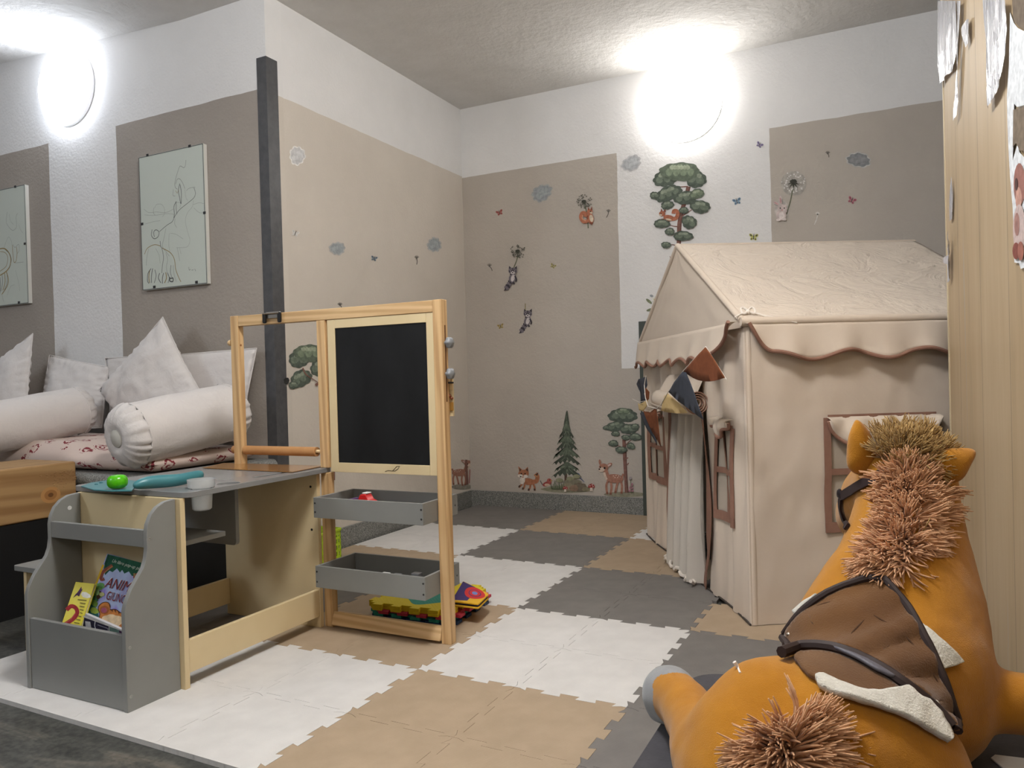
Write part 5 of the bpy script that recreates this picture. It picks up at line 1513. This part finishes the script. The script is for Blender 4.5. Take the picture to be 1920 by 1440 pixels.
s.done('tree_sticker', 'green tree crown sticker on the alcove wall seen through the open easel frame')
s = Sticker((Vector((CX + .0055, 0, 0)), Vector((1, 0, 0)))); s.blob(537, 714, 5, 6, (52, 52, 50), 2); s.done('leaf_sticker', 'tiny dark leaf sticker stuck on the dark corner guard')

# ------------------------------------------------------------------ peeling film and torn sticker on the wood partition
q = N('peeling_film'); _v = q.coord((1, 1, 1))
_st = q.noise(q.coord((26, 26, 1.6)), 1.4, 4, .6, .5)
q.bump(_st, .9, .02)
FILM = q.set(lin((186, 188, 198)), .16, spec=.8, trans=.25, coat=.6)


def film(pts, label, amp=.006, m=FILM, off=.003, name='peeling_film_strip', cat='plastic film', group='peeling film strips on the wood partition'):
    o = MB(); lift = PN
    q_ = [PP(x, y, PA, PN) for x, y in pts]
    vv = [o.bm.verts.new(p) for p in q_]; es = [o.bm.edges.new((vv[i], vv[(i + 1) % len(vv)])) for i in range(len(vv))]
    bmesh.ops.triangle_fill(o.bm, edges=es, use_beauty=True)
    for k in range(3):
        bmesh.ops.subdivide_edges(o.bm, edges=[e for e in o.bm.edges if e.calc_length() > .025], cuts=1)
        bmesh.ops.triangulate(o.bm, faces=o.bm.faces[:])
    for v in o.bm.verts:
        along = (v.co - PA).dot(PU)
        v.co += PN * (off + amp * (1 + fbm((along * 26, v.co.z * 2.2, 5), 1, 3)))
    r = o.build(name, m, smooth=True, angle=180)
    return props(r, label, cat, group)


film([(1764, 0), (1800, 0), (1803, 60), (1796, 130), (1782, 140), (1770, 158), (1766, 120)], 'wide peeling film strip at the top edge of the wood partition', .007)
film([(1801, 0), (1809, 0), (1807, 60), (1804, 150), (1801, 215), (1797, 226), (1799, 150), (1804, 60)], 'narrow long peeling film strip next to the widest one on the partition', .006)
film([(1810, 55), (1818, 36), (1824, 34), (1824, 70), (1818, 88)], 'small shiny film scrap in the middle of the partition top', .006)
film([(1853, -4), (1898, -4), (1899, 30), (1894, 120), (1893, 140), (1884, 160), (1880, 172), (1868, 192), (1861, 203), (1860, 150), (1858, 80)], 'broad white peeling film strip near the right edge of the picture', .008)
film([(1784, 395), (1788, 330), (1790, 370), (1789, 410), (1785, 415)], 'small oval film bubble halfway up the partition edge', .003)
film([(1776, 488), (1783, 478), (1787, 430), (1789, 480), (1788, 520), (1784, 530), (1783, 495)], 'little curled film tab beside the tent roof on the partition edge', .008)
s = Sticker('part', .004, .0004)
s.poly([(1898, 22), (1905, 42), (1913, 52), (1930, 60), (1930, 195), (1920, 198), (1911, 200), (1906, 194), (1904, 240), (1904, 280), (1903, 300), (1912, 270), (1916, 285), (1930, 300), (1930, 500), (1918, 504), (1915, 493), (1906, 492), (1906, 460), (1903, 390), (1898, 330), (1895, 280), (1893, 230), (1892, 180), (1896, 120)], (222, 228, 232))
s.poly([(1902, -5), (1930, -5), (1930, 58), (1916, 50), (1905, 38)], (112, 94, 76)); s.poly([(1905, 205), (1930, 200), (1930, 280), (1918, 282), (1910, 268), (1904, 276)], (124, 106, 84))
s.ell(1917, 345, 11, 40, (168, 104, 92)); s.ell(1916, 372, 6, 22, (206, 150, 130)); s.ell(1912, 345, 3, 12, (88, 54, 50)); s.ell(1918, 430, 12, 48, (204, 178, 172)); s.ell(1914, 420, 5, 22, (172, 120, 108)); s.ell(1913, 470, 7, 16, (150, 74, 62)); s.ell(1922, 470, 6, 18, (176, 100, 84))
s.done('torn_sticker', 'torn animal sticker peeling off the partition at the right picture edge')

# ------------------------------------------------------------------ books in the bookcase


def text(body, pt, n, p0, p1, hp, c, parent, name='lettering', off=.0006, slant=0.0, wide=1.0):
    """lettering lying on the plane (pt, n), baseline from pixel p0 to p1, cap height reaching pixel hp above p0"""
    cu = bpy.data.curves.new(name, 'FONT'); cu.body = body; cu.size = 1; cu.shear = slant
    ob = bpy.data.objects.new(name, cu); COL.objects.link(ob)
    dg = bpy.context.evaluated_depsgraph_get(); me = bpy.data.meshes.new_from_object(ob.evaluated_get(dg))
    bpy.data.objects.remove(ob)
    a, b2, h = PP(*p0, pt, n), PP(*p1, pt, n), PP(*hp, pt, n)
    xs = [v.co.x for v in me.vertices]; x0, x1 = min(xs), max(xs); capH = .70
    ex = (b2 - a) / (x1 - x0); ey = (h - a) / capH; base = wl(parent)
    for v in me.vertices: v.co = a + ex * (v.co.x - x0) + ey * v.co.y + Vector(n) * off - base
    me.materials.append(sm(c)); me.name = name
    o = bpy.data.objects.new(name, me); COL.objects.link(o); o.parent = parent
    return o


def book(TL, BL, w, hgt, th, cover, label, cat='book'):
    up = (TL - BL).normalized(); ex = Vector((1, 0, 0)); ex = (ex - up * ex.dot(up)).normalized(); n = ex.cross(up)
    if n.y > 0: n = -n
    t = thing('picture_book', TL - up * hgt, label, cat, 'picture books in the bookcase end')
    f = lambda u, v, d: TL + ex * u - up * v - n * d
    b = MB(); b.hexa([f(0, hgt, .0), f(w, hgt, 0), f(w, hgt, .0018), f(0, hgt, .0018), f(0, 0, 0), f(w, 0, 0), f(w, 0, .0018), f(0, 0, .0018)]); b.build('front_cover', cover, t)
    b = MB(); b.hexa([f(.002, hgt - .002, .002), f(w - .002, hgt - .002, .002), f(w - .002, hgt - .002, th - .002), f(.002, hgt - .002, th - .002), f(.002, .002, .002), f(w - .002, .002, .002), f(w - .002, .002, th - .002), f(.002, .002, th - .002)]); b.build('pages', mat('paper_block', (224, 220, 208), .8), t)
    b = MB(); b.hexa([f(0, hgt, th - .0018), f(w, hgt, th - .0018), f(w, hgt, th), f(0, hgt, th), f(0, 0, th - .0018), f(w, 0, th - .0018), f(w, 0, th), f(0, 0, th)]); b.build('back_cover', cover, t)
    return t, n, TL, f


C6 = lambda *p: [(100 + x / 7.2, 1020 + y / 7.2) for x, y in p]
HOLO = N('holographic'); _w = HOLO.noise(HOLO.coord((1, 1, 1)), 9, 3)
HOLOM = HOLO.set(HOLO.ramp(_w, [(.3, lin((150, 150, 200))), (.45, lin((170, 190, 226))), (.55, lin((150, 136, 216))), (.7, lin((190, 186, 196)))]), .22, spec=.7)
TL = P(201, 1038, 'y', 1.378); BLp = P(147, 1181, 'y', 1.302)
bk, bn, bp, bf = book(TL, BLp, .214, .205, .012, HOLOM, 'shiny animal pop-up book with green top and tiger, leaning in the bookcase')
s = Sticker((TL, bn), .0003, .00006)
s.poly(C6((735, 138), (1500, 330), (1500, 560), (1390, 500), (1320, 520), (1270, 440), (1060, 430), (1020, 370), (960, 400), (930, 350), (900, 385), (860, 330), (800, 380), (760, 360), (700, 420), (680, 330)), (22, 92, 62))
s.poly(C6((690, 270), (735, 138), (760, 160), (710, 330)), (16, 74, 50))
s.stroke(C6((800, 290), (740, 330), (680, 370), (650, 430), (650, 480), (690, 470)), 6, (150, 70, 52)); s.stroke(C6((800, 300), (740, 345), (690, 390)), 2, (196, 120, 60))
s.ell(*C6((1165, 450))[0], 12, 8, (176, 64, 44), 10); s.ell(*C6((1165, 445))[0], 7, 5, (226, 150, 70), 10); s.poly(C6((1080, 400), (1100, 390), (1120, 440), (1100, 450)), (150, 120, 60))
for x, y, r, c in ((610, 580, 8, (120, 190, 90)), (650, 560, 7, (90, 160, 80)), (600, 680, 9, (110, 170, 80)), (560, 740, 7, (60, 130, 80)), (540, 800, 9, (110, 160, 50)), (510, 870, 10, (40, 110, 90)), (520, 950, 13, (30, 100, 96)), (560, 900, 8, (150, 180, 50))): s.blob(*C6((x, y))[0], r, r * .7, c, x, 20)
s.ell(*C6((620, 690))[0], 4, 8, (80, 50, 40), 20); s.ell(*C6((660, 680))[0], 5, 4, (190, 190, 120)); s.ell(*C6((600, 650))[0], 4, 6, (150, 200, 130))
TG = (214, 120, 40)
s.poly(C6((620, 1010), (640, 940), (615, 890), (625, 830), (680, 790), (740, 790), (775, 830), (770, 880), (850, 890), (920, 930), (980, 900), (1060, 880), (1160, 960), (1130, 1130), (900, 1130)), TG)
s.ell(*C6((695, 890))[0], 9, 8, (176, 90, 36)); s.ell(*C6((690, 895))[0], 5.4, 5, (176, 78, 110)); s.blob(*C6((800, 1040))[0], 20, 12, (232, 200, 150), 1); s.stroke(C6((770, 890), (850, 885), (920, 930), (975, 880)), 1.6, (70, 34, 24)); s.stroke(C6((620, 1010), (635, 940), (612, 880), (630, 825), (690, 788), (750, 795), (775, 850)), 1.4, (90, 46, 26))
for a, b2 in (((840, 890), (850, 930)), ((890, 910), (895, 950)), ((800, 890), (805, 920))): s.stroke(C6(a, b2), 2.4, (70, 34, 24), True, False)
o = s.b.build('cover_picture', s.mats, bk, orient=False)
text('Un libro pop-up pieno di sorprese', TL, bn, *C6((800, 245), (1480, 445), (825, 205)), (206, 222, 196), bk, off=.0026)
for dx, c, of in ((0, (236, 226, 226), .0022), (1, (142, 38, 44), .0027)):
    text('ANIMALI', TL, bn, *C6((690 + 4 * dx, 580), (1205, 690), (758 + 6 * dx, 445 + 6 * dx)), c, bk, off=of)
    text('GIUNGLA', TL, bn, *C6((712 + 4 * dx, 745), (1070, 835), (748 + 4 * dx, 630 + 5 * dx)), c, bk, off=of)
text('della', TL, bn, *C6((1020, 675), (1110, 700), (1030, 640)), (120, 100, 120), bk, off=.0026)
GOLD = mat('gold_foil', (226, 186, 50), .2, metal=.6)
b = MB(); b.hexa([bf(-.003, .203, -.0006), bf(.006, .203, -.0006), bf(.006, .203, .0125), bf(-.003, .203, .0125), bf(-.003, .03, -.0006), bf(.006, .03, -.0006), bf(.006, .03, .0125), bf(-.003, .03, .0125)]); b.build('spine', GOLD, bk, bevel=.001)
YB = mat('yellow_cover', (222, 208, 62), .4, c2=(230, 220, 110), vs_=9)
TL2 = P(142, 1091, 'y', 1.328); BL2 = P(115, 1172, 'y', 1.282)
b2k, bn2, _, bf2 = book(TL2, BL2, .078, .138, .008, YB, 'yellow booklet with purple bird and red swirl leaning at the left of the bookcase')
s = Sticker((TL2, bn2), .0003, .00006)
s.blob(*C6((440, 690))[0], 9, 5, (238, 236, 224), 1, 20); s.poly(C6((265, 730), (300, 680), (330, 650), (380, 575), (385, 620), (405, 600), (370, 660), (350, 710), (320, 690)), (84, 48, 96)); s.stroke(C6((110, 1110), (200, 1060), (290, 990), (325, 920), (300, 860), (240, 840), (180, 890)), 7.5, (176, 36, 42)); s.stroke(C6((130, 1080), (220, 1030), (300, 930)), 1.4, (214, 90, 80))
s.b.build('cover_picture', s.mats, b2k, orient=False)
b = MB()
for k in range(9):
    y = 745 + k * 44; x0 = 335 + (30 if k else 0) - max(0, k - 4) * 26; x1 = 455 - k * 14
    if k in (2, 3): x0 = 360
    p = [PP(*C6((x, y + dy))[0], TL2, bn2) + bn2 * .0014 for x, dy in ((x0, 0), (x1, 12), (x1, 24), (x0, 12))]
    b.poly(p)
b.build('printed_lines', sm((120, 104, 40)), b2k, orient=False)
TL3 = P(160, 1151, 'y', 1.286); TR3 = P(229, 1181, 'y', 1.286)
dk = thing('picture_book', (TL3.x + .07, 1.28, .153), 'dark and white booklet lowest in front of the animal book in the bookcase', 'book', 'picture books in the bookcase end')
e3 = (TR3 - TL3).normalized(); u3 = Vector((-e3.z, 0, e3.x)); n3 = Vector((0, -1, 0))
f3 = lambda a, v, d: TL3 + e3 * a - u3 * v + Vector((0, d, 0))
b = MB(); W3 = (TR3 - TL3).length
b.hexa([f3(0, .050, 0), f3(W3, .050, 0), f3(W3, .050, .008), f3(0, .050, .008), f3(0, 0, 0), f3(W3, 0, 0), f3(W3, 0, .008), f3(0, 0, .008)]); b.build('booklet', mat('pale_cover', (196, 196, 198), .4), dk)
s = Sticker((TL3, n3), .0004, .00006)
s.poly(C6((420, 980), (560, 1020), (750, 1100), (745, 1200), (600, 1180), (540, 1150), (400, 1120)), (44, 40, 66)); s.poly(C6((430, 1040), (500, 1050), (520, 1160), (440, 1120)), (206, 206, 210)); s.poly(C6((760, 1110), (890, 1150), (890, 1270), (760, 1230)), (96, 132, 120)); s.poly(C6((890, 1160), (925, 1180), (925, 1275), (890, 1270)), (82, 42, 82)); s.stroke(C6((570, 1030), (560, 1100), (580, 1170)), 1.6, (206, 206, 214), smooth=False); s.stroke(C6((600, 1090), (740, 1140), (730, 1190)), 1.4, (150, 150, 170), smooth=False); s.stroke(C6((405, 975), (930, 1165)), 2.6, (214, 210, 204), smooth=False)
s.b.build('cover_picture', s.mats, dk, orient=False)

# ------------------------------------------------------------------ plush horse lying on a dark pouf
PZ = .26
pf = thing('pouf', (-.05, .98, .012), 'dark charcoal upholstered pouf under the plush horse', 'pouf')
CHF = mat('charcoal_cloth', (58, 57, 62), .9, c2=(66, 65, 70), vs_=30, bump=.3, bs=260, sheen=.1)
b = MB(); b.plate([rrect(-.335, .20, .50, 1.40, .06, 8)], TH + .002, PZ); b.build('upholstery', CHF, pf, bevel=.025, seg=4)
b = MB(); b.tube([(p[0], p[1], PZ - .022) for p in rrect(-.337, .202, .498, 1.402, .062, 8)], .004, 6, closed=True); b.build('piping', CHF, pf, smooth=True)

q = N('golden_plush'); _n = q.noise(q.coord((1, 1, 1)), 18, 4); _f = q.noise(q.coord((1, 1, 1)), 700, 2)
q.bump(q.val(q.val(_f, 'MULTIPLY', .5), 'ADD', q.val(_n, 'MULTIPLY', 1.2)), .35, .006)
PLUSH = q.set(q.ramp(_n, [(.3, lin((166, 110, 28))), (.7, lin((182, 124, 36)))]), .95, spec=.1, sheen=.25)


def pill(mb, chain):
    """overlapping balls along chain of (px, py, depth, radius px)"""
    for (x0, y0, d0, r0), (x1, y1, d1, r1) in zip(chain, chain[1:]):
        n = 7
        for k in range(n + 1):
            t = k / n; d = d0 + (d1 - d0) * t
            mb.ball(D(x0 + (x1 - x0) * t, y0 + (y1 - y0) * t, d), (r0 + (r1 - r0) * t) * d / F, n=20, m=12)


def remesh(mb, vox, smooth_it, name):
    me = bpy.data.meshes.new(name); mb.bm.to_mesh(me); mb.bm.free()
    o = bpy.data.objects.new(name, me); COL.objects.link(o)
    m = o.modifiers.new('r', 'REMESH'); m.mode = 'VOXEL'; m.voxel_size = vox
    m = o.modifiers.new('s', 'SMOOTH'); m.iterations = smooth_it; m.factor = .5
    dg = bpy.context.evaluated_depsgraph_get(); out = bpy.data.meshes.new_from_object(o.evaluated_get(dg))
    bpy.data.objects.remove(o)
    return out


horse = thing('plush_horse', (-.02, 1.08, PZ), 'golden plush horse with brown saddle and tan yarn mane, seen from behind at right', 'plush toy')
mb = MB()
pill(mb, [(1698, 900, 1.24, 86), (1702, 960, 1.23, 90), (1696, 1050, 1.20, 114), (1688, 1150, 1.16, 146), (1692, 1250, 1.11, 154)])
pill(mb, [(1690, 1250, 1.11, 158), (1630, 1310, 1.06, 150), (1575, 1380, 1.01, 160), (1545, 1430, .97, 185)])
pill(mb, [(1660, 1120, 1.17, 118), (1612, 1195, 1.13, 118), (1590, 1260, 1.08, 112)])
pill(mb, [(1530, 1340, 1.03, 110), (1450, 1355, .99, 118), (1420, 1420, .97, 140), (1430, 1480, .95, 165)])
pill(mb, [(1600, 1420, .97, 170), (1660, 1450, .95, 150)])
pill(mb, [(1400, 1420, .97, 120), (1335, 1420, .99, 78), (1310, 1375, 1.06, 56), (1285, 1325, 1.14, 50), (1262, 1305, 1.19, 48)])
pill(mb, [(1700, 1290, 1.10, 150), (1790, 1300, 1.08, 72), (1870, 1314, 1.06, 58), (1955, 1326, 1.05, 56)])
pill(mb, [(1690, 905, 1.25, 84), (1655, 935, 1.33, 74), (1632, 965, 1.42, 62)])
me = remesh(mb, .0062, 10, 'body')
for v in me.vertices:
    if v.co.z < PZ + .001: v.co.z = PZ + .001
    v.co += v.normal * (.0016 * fbm(v.co * 14, 1, 3))
    if v.co.z < PZ + .001: v.co.z = PZ + .001
base = wl(horse)
bm2 = bmesh.new(); bm2.from_mesh(me); BODY_BVH = BVHTree.FromBMesh(bm2)


def hit(x, y, off=0.0):
    """point of the plush body seen at photo pixel x, y, lifted by off along its normal"""
    d = ray(x, y).normalized(); h = BODY_BVH.ray_cast(O, d)
    if h[0] is None:
        h = BODY_BVH.find_nearest(O + d * 1.15)
    return h[0] + h[1] * off, h[1]


for v in bm2.verts: v.co -= base
bm2.to_mesh(me); bm2.free()
me.materials.append(PLUSH); me.shade_smooth()
body = bpy.data.objects.new('body', me); COL.objects.link(body); body.parent = horse
# hoof: grey cap over the end of the hind leg
HOOF = mat('grey_plush', (132, 134, 136), .95, c2=(146, 148, 150), vs_=20, bump=.3, bs=500, sheen=.3)
mb = MB(); pill(mb, [(1266, 1308, 1.185, 50), (1256, 1302, 1.215, 53)]); mb.ball(D(1258, 1316, 1.22), 50 * 1.21 / F)
hm = remesh(mb, .006, 6, 'hoof')
for v in hm.vertices:
    if v.co.z < PZ + .001: v.co.z = PZ + .001
    v.co -= base
hm.materials.append(HOOF); hm.shade_smooth()
o = bpy.data.objects.new('hoof', hm); COL.objects.link(o); o.parent = horse
# ears
def ear(pts, d, th):
    c = [D(x, y, d) for x, y in pts]; cen = sum(c, Vector()) / len(c); nv = CF
    mb = MB(); n = len(c)
    for side in (1, -1):
        rings = []
        for k in range(5):
            f = cos(k / 4 * pi / 2); g = sin(k / 4 * pi / 2)
            rings.append([cen + (p - cen) * max(f, .02) + nv * (side * th * g) for p in c])
        R = [[mb.bm.verts.new(p) for p in r] for r in rings]
        for A_, B_ in zip(R, R[1:]):
            for k in range(n): mb.face([A_[k], A_[(k + 1) % n], B_[(k + 1) % n], B_[k]])
        mb.face(R[-1])
    bmesh.ops.remove_doubles(mb.bm, verts=mb.bm.verts[:], dist=.0005)
    return mb.build('ear', PLUSH, horse, smooth=True, angle=180, sub=1)


ear(sub([(1604, 786), (1592, 815), (1588, 850), (1590, 878), (1610, 892), (1640, 886), (1648, 860), (1640, 830), (1628, 806), (1612, 788), (1604, 786)], 3)[:-1], 1.235, .018)
ear(sub([(1740, 862), (1772, 842), (1808, 839), (1826, 842), (1828, 852), (1818, 872), (1806, 895), (1790, 906), (1768, 904), (1745, 890), (1740, 862)], 3)[:-1], 1.165, .018)
SADDLE = mat('saddle_plush', (92, 60, 28), .95, c2=(106, 72, 36), vs_=9, bump=.35, bs=420, bd=.004, sheen=.2)
PIPE = mat('dark_piping', (44, 30, 28), .6)


def patch(pxs, off, name, m, parent, th=.005, step=7, bump=0.0, fold=0.0):
    """cloth patch lying on the body, outline given as seen in the photo"""
    mb = MB(); vv = [mb.bm.verts.new((x, y, 0)) for x, y in pxs]
    es = [mb.bm.edges.new((vv[i], vv[(i + 1) % len(vv)])) for i in range(len(vv))]
    bmesh.ops.triangle_fill(mb.bm, edges=es, use_beauty=True)
    for k in range(5):
        ee = [e for e in mb.bm.edges if e.calc_length() > step * 1.4]
        if not ee: break
        bmesh.ops.subdivide_edges(mb.bm, edges=ee, cuts=1); bmesh.ops.triangulate(mb.bm, faces=mb.bm.faces[:])
    for v in mb.bm.verts:
        p, n = hit(v.co.x, v.co.y, off); px_, py_ = v.co.x, v.co.y; v.co = p + n * (bump * fbm(p * 40) + fold * sin((py_ + .30 * (px_ - 1640)) / 10.5 + 1.6 * fbm((px_ * .008, py_ * .008, 0))) )
    for _ in range(4): bmesh.ops.smooth_vert(mb.bm, verts=mb.bm.verts[:], factor=.3, use_axis_x=True, use_axis_y=True, use_axis_z=True)
    for f in mb.bm.faces:
        f.normal_update()
        if f.normal.dot(O - f.calc_center_median()) < 0: f.normal_flip()
    return mb.build(name, m, parent, smooth=True, angle=180, solid=th, off=1, orient=False)


FLEECE = mat('white_fleece', (206, 203, 192), .95, c2=(216, 213, 203), vs_=60, bump=.6, bs=350, bd=.004, sheen=.3)
sad = patch(sub([(1464, 1238), (1474, 1215), (1490, 1190), (1516, 1155), (1552, 1126), (1592, 1106), (1630, 1093), (1664, 1094), (1690, 1130), (1714, 1175), (1736, 1222), (1758, 1282), (1774, 1340), (1780, 1378), (1766, 1366), (1740, 1338), (1700, 1305), (1650, 1270), (1600, 1242), (1550, 1228), (1505, 1228), (1464, 1238)], 4)[:-1], .006, 'saddle', SADDLE, horse, .008, bump=.0015, fold=.0032)
for ln, r_ in ((((1470, 1222), (1490, 1190), (1516, 1155), (1552, 1126), (1592, 1106), (1630, 1093), (1664, 1094)), .0055), (((1660, 1092), (1690, 1130), (1714, 1175), (1736, 1222), (1758, 1282), (1774, 1340), (1781, 1380)), .0055), (((1464, 1240), (1505, 1228), (1550, 1228), (1600, 1242), (1650, 1270), (1700, 1305), (1740, 1338), (1770, 1372)), .0075)):
    mb = MB(); mb.tube([hit(x, y, .012)[0] for x, y in sub(list(ln), 6)], r_, 8); mb.build('piping', PIPE, sad, smooth=True)
patch(sub([(1484, 1240), (1510, 1228), (1560, 1230), (1620, 1252), (1690, 1300), (1740, 1345), (1752, 1372), (1700, 1345), (1640, 1318), (1570, 1300), (1520, 1280), (1484, 1240)], 3)[:-1], .004, 'saddle_flap', SADDLE, horse, .005)
patch(sub([(1528, 1286), (1542, 1278), (1575, 1292), (1620, 1306), (1668, 1303), (1690, 1300), (1712, 1318), (1742, 1330), (1752, 1350), (1772, 1386), (1766, 1400), (1745, 1388), (1690, 1356), (1620, 1332), (1560, 1316), (1533, 1302), (1528, 1286)], 3)[:-1], .008, 'fleece_trim', FLEECE, horse, .009, bump=.003)
patch(sub([(1722, 1172), (1750, 1192), (1785, 1222), (1799, 1238), (1792, 1250), (1768, 1258), (1752, 1254), (1738, 1220), (1722, 1172)], 3)[:-1], .003, 'fleece_trim', FLEECE, horse, .008, bump=.003)
patch(sub([(1496, 1152), (1510, 1136), (1530, 1126), (1545, 1122), (1520, 1145), (1500, 1162), (1496, 1152)], 3)[:-1], .004, 'fleece_trim', FLEECE, horse, .008, bump=.003)
patch(sub([(1560, 1222), (1590, 1232), (1632, 1256), (1672, 1283), (1668, 1290), (1640, 1279), (1600, 1256), (1560, 1236), (1560, 1222)], 3)[:-1], .013, 'strap', mat('grey_strap', (96, 94, 102), .5), horse, .004)
# seam lines on the saddle
for ln in (((1650, 1112), (1634, 1160), (1600, 1200), (1588, 1222)), ((1634, 1160), (1570, 1140), (1535, 1150)), ((1632, 1162), (1690, 1200), (1735, 1262), (1762, 1330)), ((1540, 1168), (1600, 1168), (1628, 1164))):
    mb = MB(); mb.tube([hit(x, y, .0115)[0] for x, y in sub(list(ln), 5)], .0013, 5); mb.build('seam', mat('seam_brown', (70, 46, 26), .9), sad, smooth=True)
mb = MB(); mb.ball(hit(1518, 1182, .012)[0], .003, (1.6, 1, .7)); mb.ball(hit(1495, 1198, .012)[0], .0035, (1.6, 1, .7)); mb.build('snap_stud', mat('studs', (190, 180, 166), .3, metal=.7), sad, smooth=True)
# bridle straps
BRD = mat('bridle_strap', (46, 32, 34), .6)
def strap(pxs, w, th=.004):
    pts = [hit(x, y, .002) for x, y in sub(pxs, 6)]
    mb = MB(); rows = []; n = len(pts)
    for i, (p, nn) in enumerate(pts):
        a, c = pts[max(i - 1, 0)][0], pts[min(i + 1, n - 1)][0]; d = (c - a).normalized(); sv = d.cross(nn).normalized() * w * .5
        rows.append([mb.bm.verts.new(q_) for q_ in (p - sv, p + sv, p + sv + nn * th, p - sv + nn * th)])
    for A_, B_ in zip(rows, rows[1:]):
        for k in range(4): mb.face([A_[k], A_[(k + 1) % 4], B_[(k + 1) % 4], B_[k]])
    mb.face(rows[0]); mb.face(rows[-1][::-1])
    return mb.build('bridle_strap', BRD, horse, smooth=True, angle=50)


strap([(1660, 886), (1630, 902), (1602, 918), (1582, 930)], .015)
strap([(1582, 925), (1579, 948), (1584, 970), (1592, 990)], .012)
mb = MB(); c_, n_ = hit(1580, 926, .005); mb.lathe([(0, -.003), (.008, -.002), (.009, .001), (.006, .004), (0, .005)], c_, n_, 16); mb.build('buckle', mat('dark_metal', (50, 46, 50), .35, metal=.6), horse, smooth=True)


# yarn mane, forelock and tail: strands combed outwards from a parting line
def tufts(name, m, roots, n, L, r, seed, droop, w, parent=None, up_=.6):
    """roots: (px, py, half width px, lean) along the parting"""
    rg = random.Random(seed); mb = MB(); k_ = len(roots)
    per = 9
    for i in range(n // per):
        f = rg.random() * (k_ - 1); j = int(f); t = f - j; a, c = roots[j], roots[min(j + 1, k_ - 1)]
        cx, cy, hw, dx, dy = (a[q] + (c[q] - a[q]) * t for q in range(5))
        lat = rg.uniform(-1, 1)
        tx, ty = c[0] - a[0], c[1] - a[1]; tl = sqrt(tx * tx + ty * ty) or 1
        nx, ny = -ty / tl, tx / tl
        if nx < 0: nx, ny = -nx, -ny
        gx, gy = rg.gauss(0, .20), rg.gauss(0, .20); lc = L * rg.uniform(.75, 1.12); bc = Vector((rg.gauss(0, .09), rg.gauss(0, .09), rg.gauss(0, .06) - droop))
        for s2 in range(per):
            l2 = lat + rg.gauss(0, .10)
            x, y = cx + nx * l2 * hw + rg.gauss(0, 3), cy + ny * l2 * hw + rg.gauss(0, 3)
            p, nn = hit(x, y, -.003)
            px, py = nx * lat * w + dx + gx + rg.gauss(0, .07), ny * lat * w + dy + gy + rg.gauss(0, .07)
            d = (nn * (up_ - .25 * abs(lat)) + CR * px - CU * py).normalized()
            ll = lc * rg.uniform(.8, 1.05); pts = []; q_ = p.copy(); dd = d.copy(); bend = bc + Vector((rg.gauss(0, .03), rg.gauss(0, .03), rg.gauss(0, .03)))
            for s_ in range(5):
                pts.append(q_.copy()); q_ = q_ + dd * ll / 4; dd = (dd + bend).normalized()
            mb.tube(pts, [r, r, r, r * .9, r * .5], 5)
    return mb.build(name, m, parent or horse, smooth=True, angle=180)


YARN = mat('tan_yarn', (196, 146, 106), .9, c2=(220, 174, 134), vs_=60, sheen=.3)
YARN2 = mat('olive_yarn', (150, 118, 66), .9, c2=(176, 144, 88), vs_=60, sheen=.3)
tufts('mane', YARN, [(1698, 878, 40, .1, -.55), (1716, 920, 46, .25, -.15), (1712, 970, 44, .2, .1), (1692, 1020, 44, -.1, .25), (1668, 1062, 40, -.1, .6), (1655, 1080, 36, -.05, .8)], 3400, .044, .0014, 3, .05, .85, None, .5)
tufts('forelock', YARN2, [(1648, 850, 22, -.3, -.3), (1676, 836, 24, -.1, -.5), (1706, 834, 24, .1, -.5), (1736, 846, 22, .35, -.35), (1756, 872, 20, .45, .0)], 1500, .040, .0012, 5, .04, .25)
tufts('tail', YARN, [(1470, 1386, 24, -.2, -.35), (1478, 1404, 28, -.05, .0), (1486, 1428, 32, .0, .4), (1470, 1450, 34, -.1, .6)], 1500, .070, .0015, 9, .10, 1.3)
# hang-tag thread
mb = MB(); mb.tube([hit(1388, 1262, 0)[0], D(1384, 1252, 1.0), D(1377, 1241, 1.0)], [.0016, .002, .0028], 6); mb.build('label_thread', mat('white_thread', (224, 218, 212), .8), horse, smooth=True)

# white card on the pouf
c0 = P(1856, 1426, 'z', PZ + .0015)
cd = [P(x, y, 'z', PZ + .002) for x, y in ((1858, 1422), (1866, 1416), (1932, 1424), (1940, 1450), (1880, 1440))]
b = MB(); b.prism(cd, lambda p, t: (p.x, p.y, t), PZ + .001, PZ + .003)
o = b.build('paper_card', mat('paper_white', (214, 212, 208), .7)); props(o, 'white paper card lying on the dark pouf in the lower right corner', 'paper')
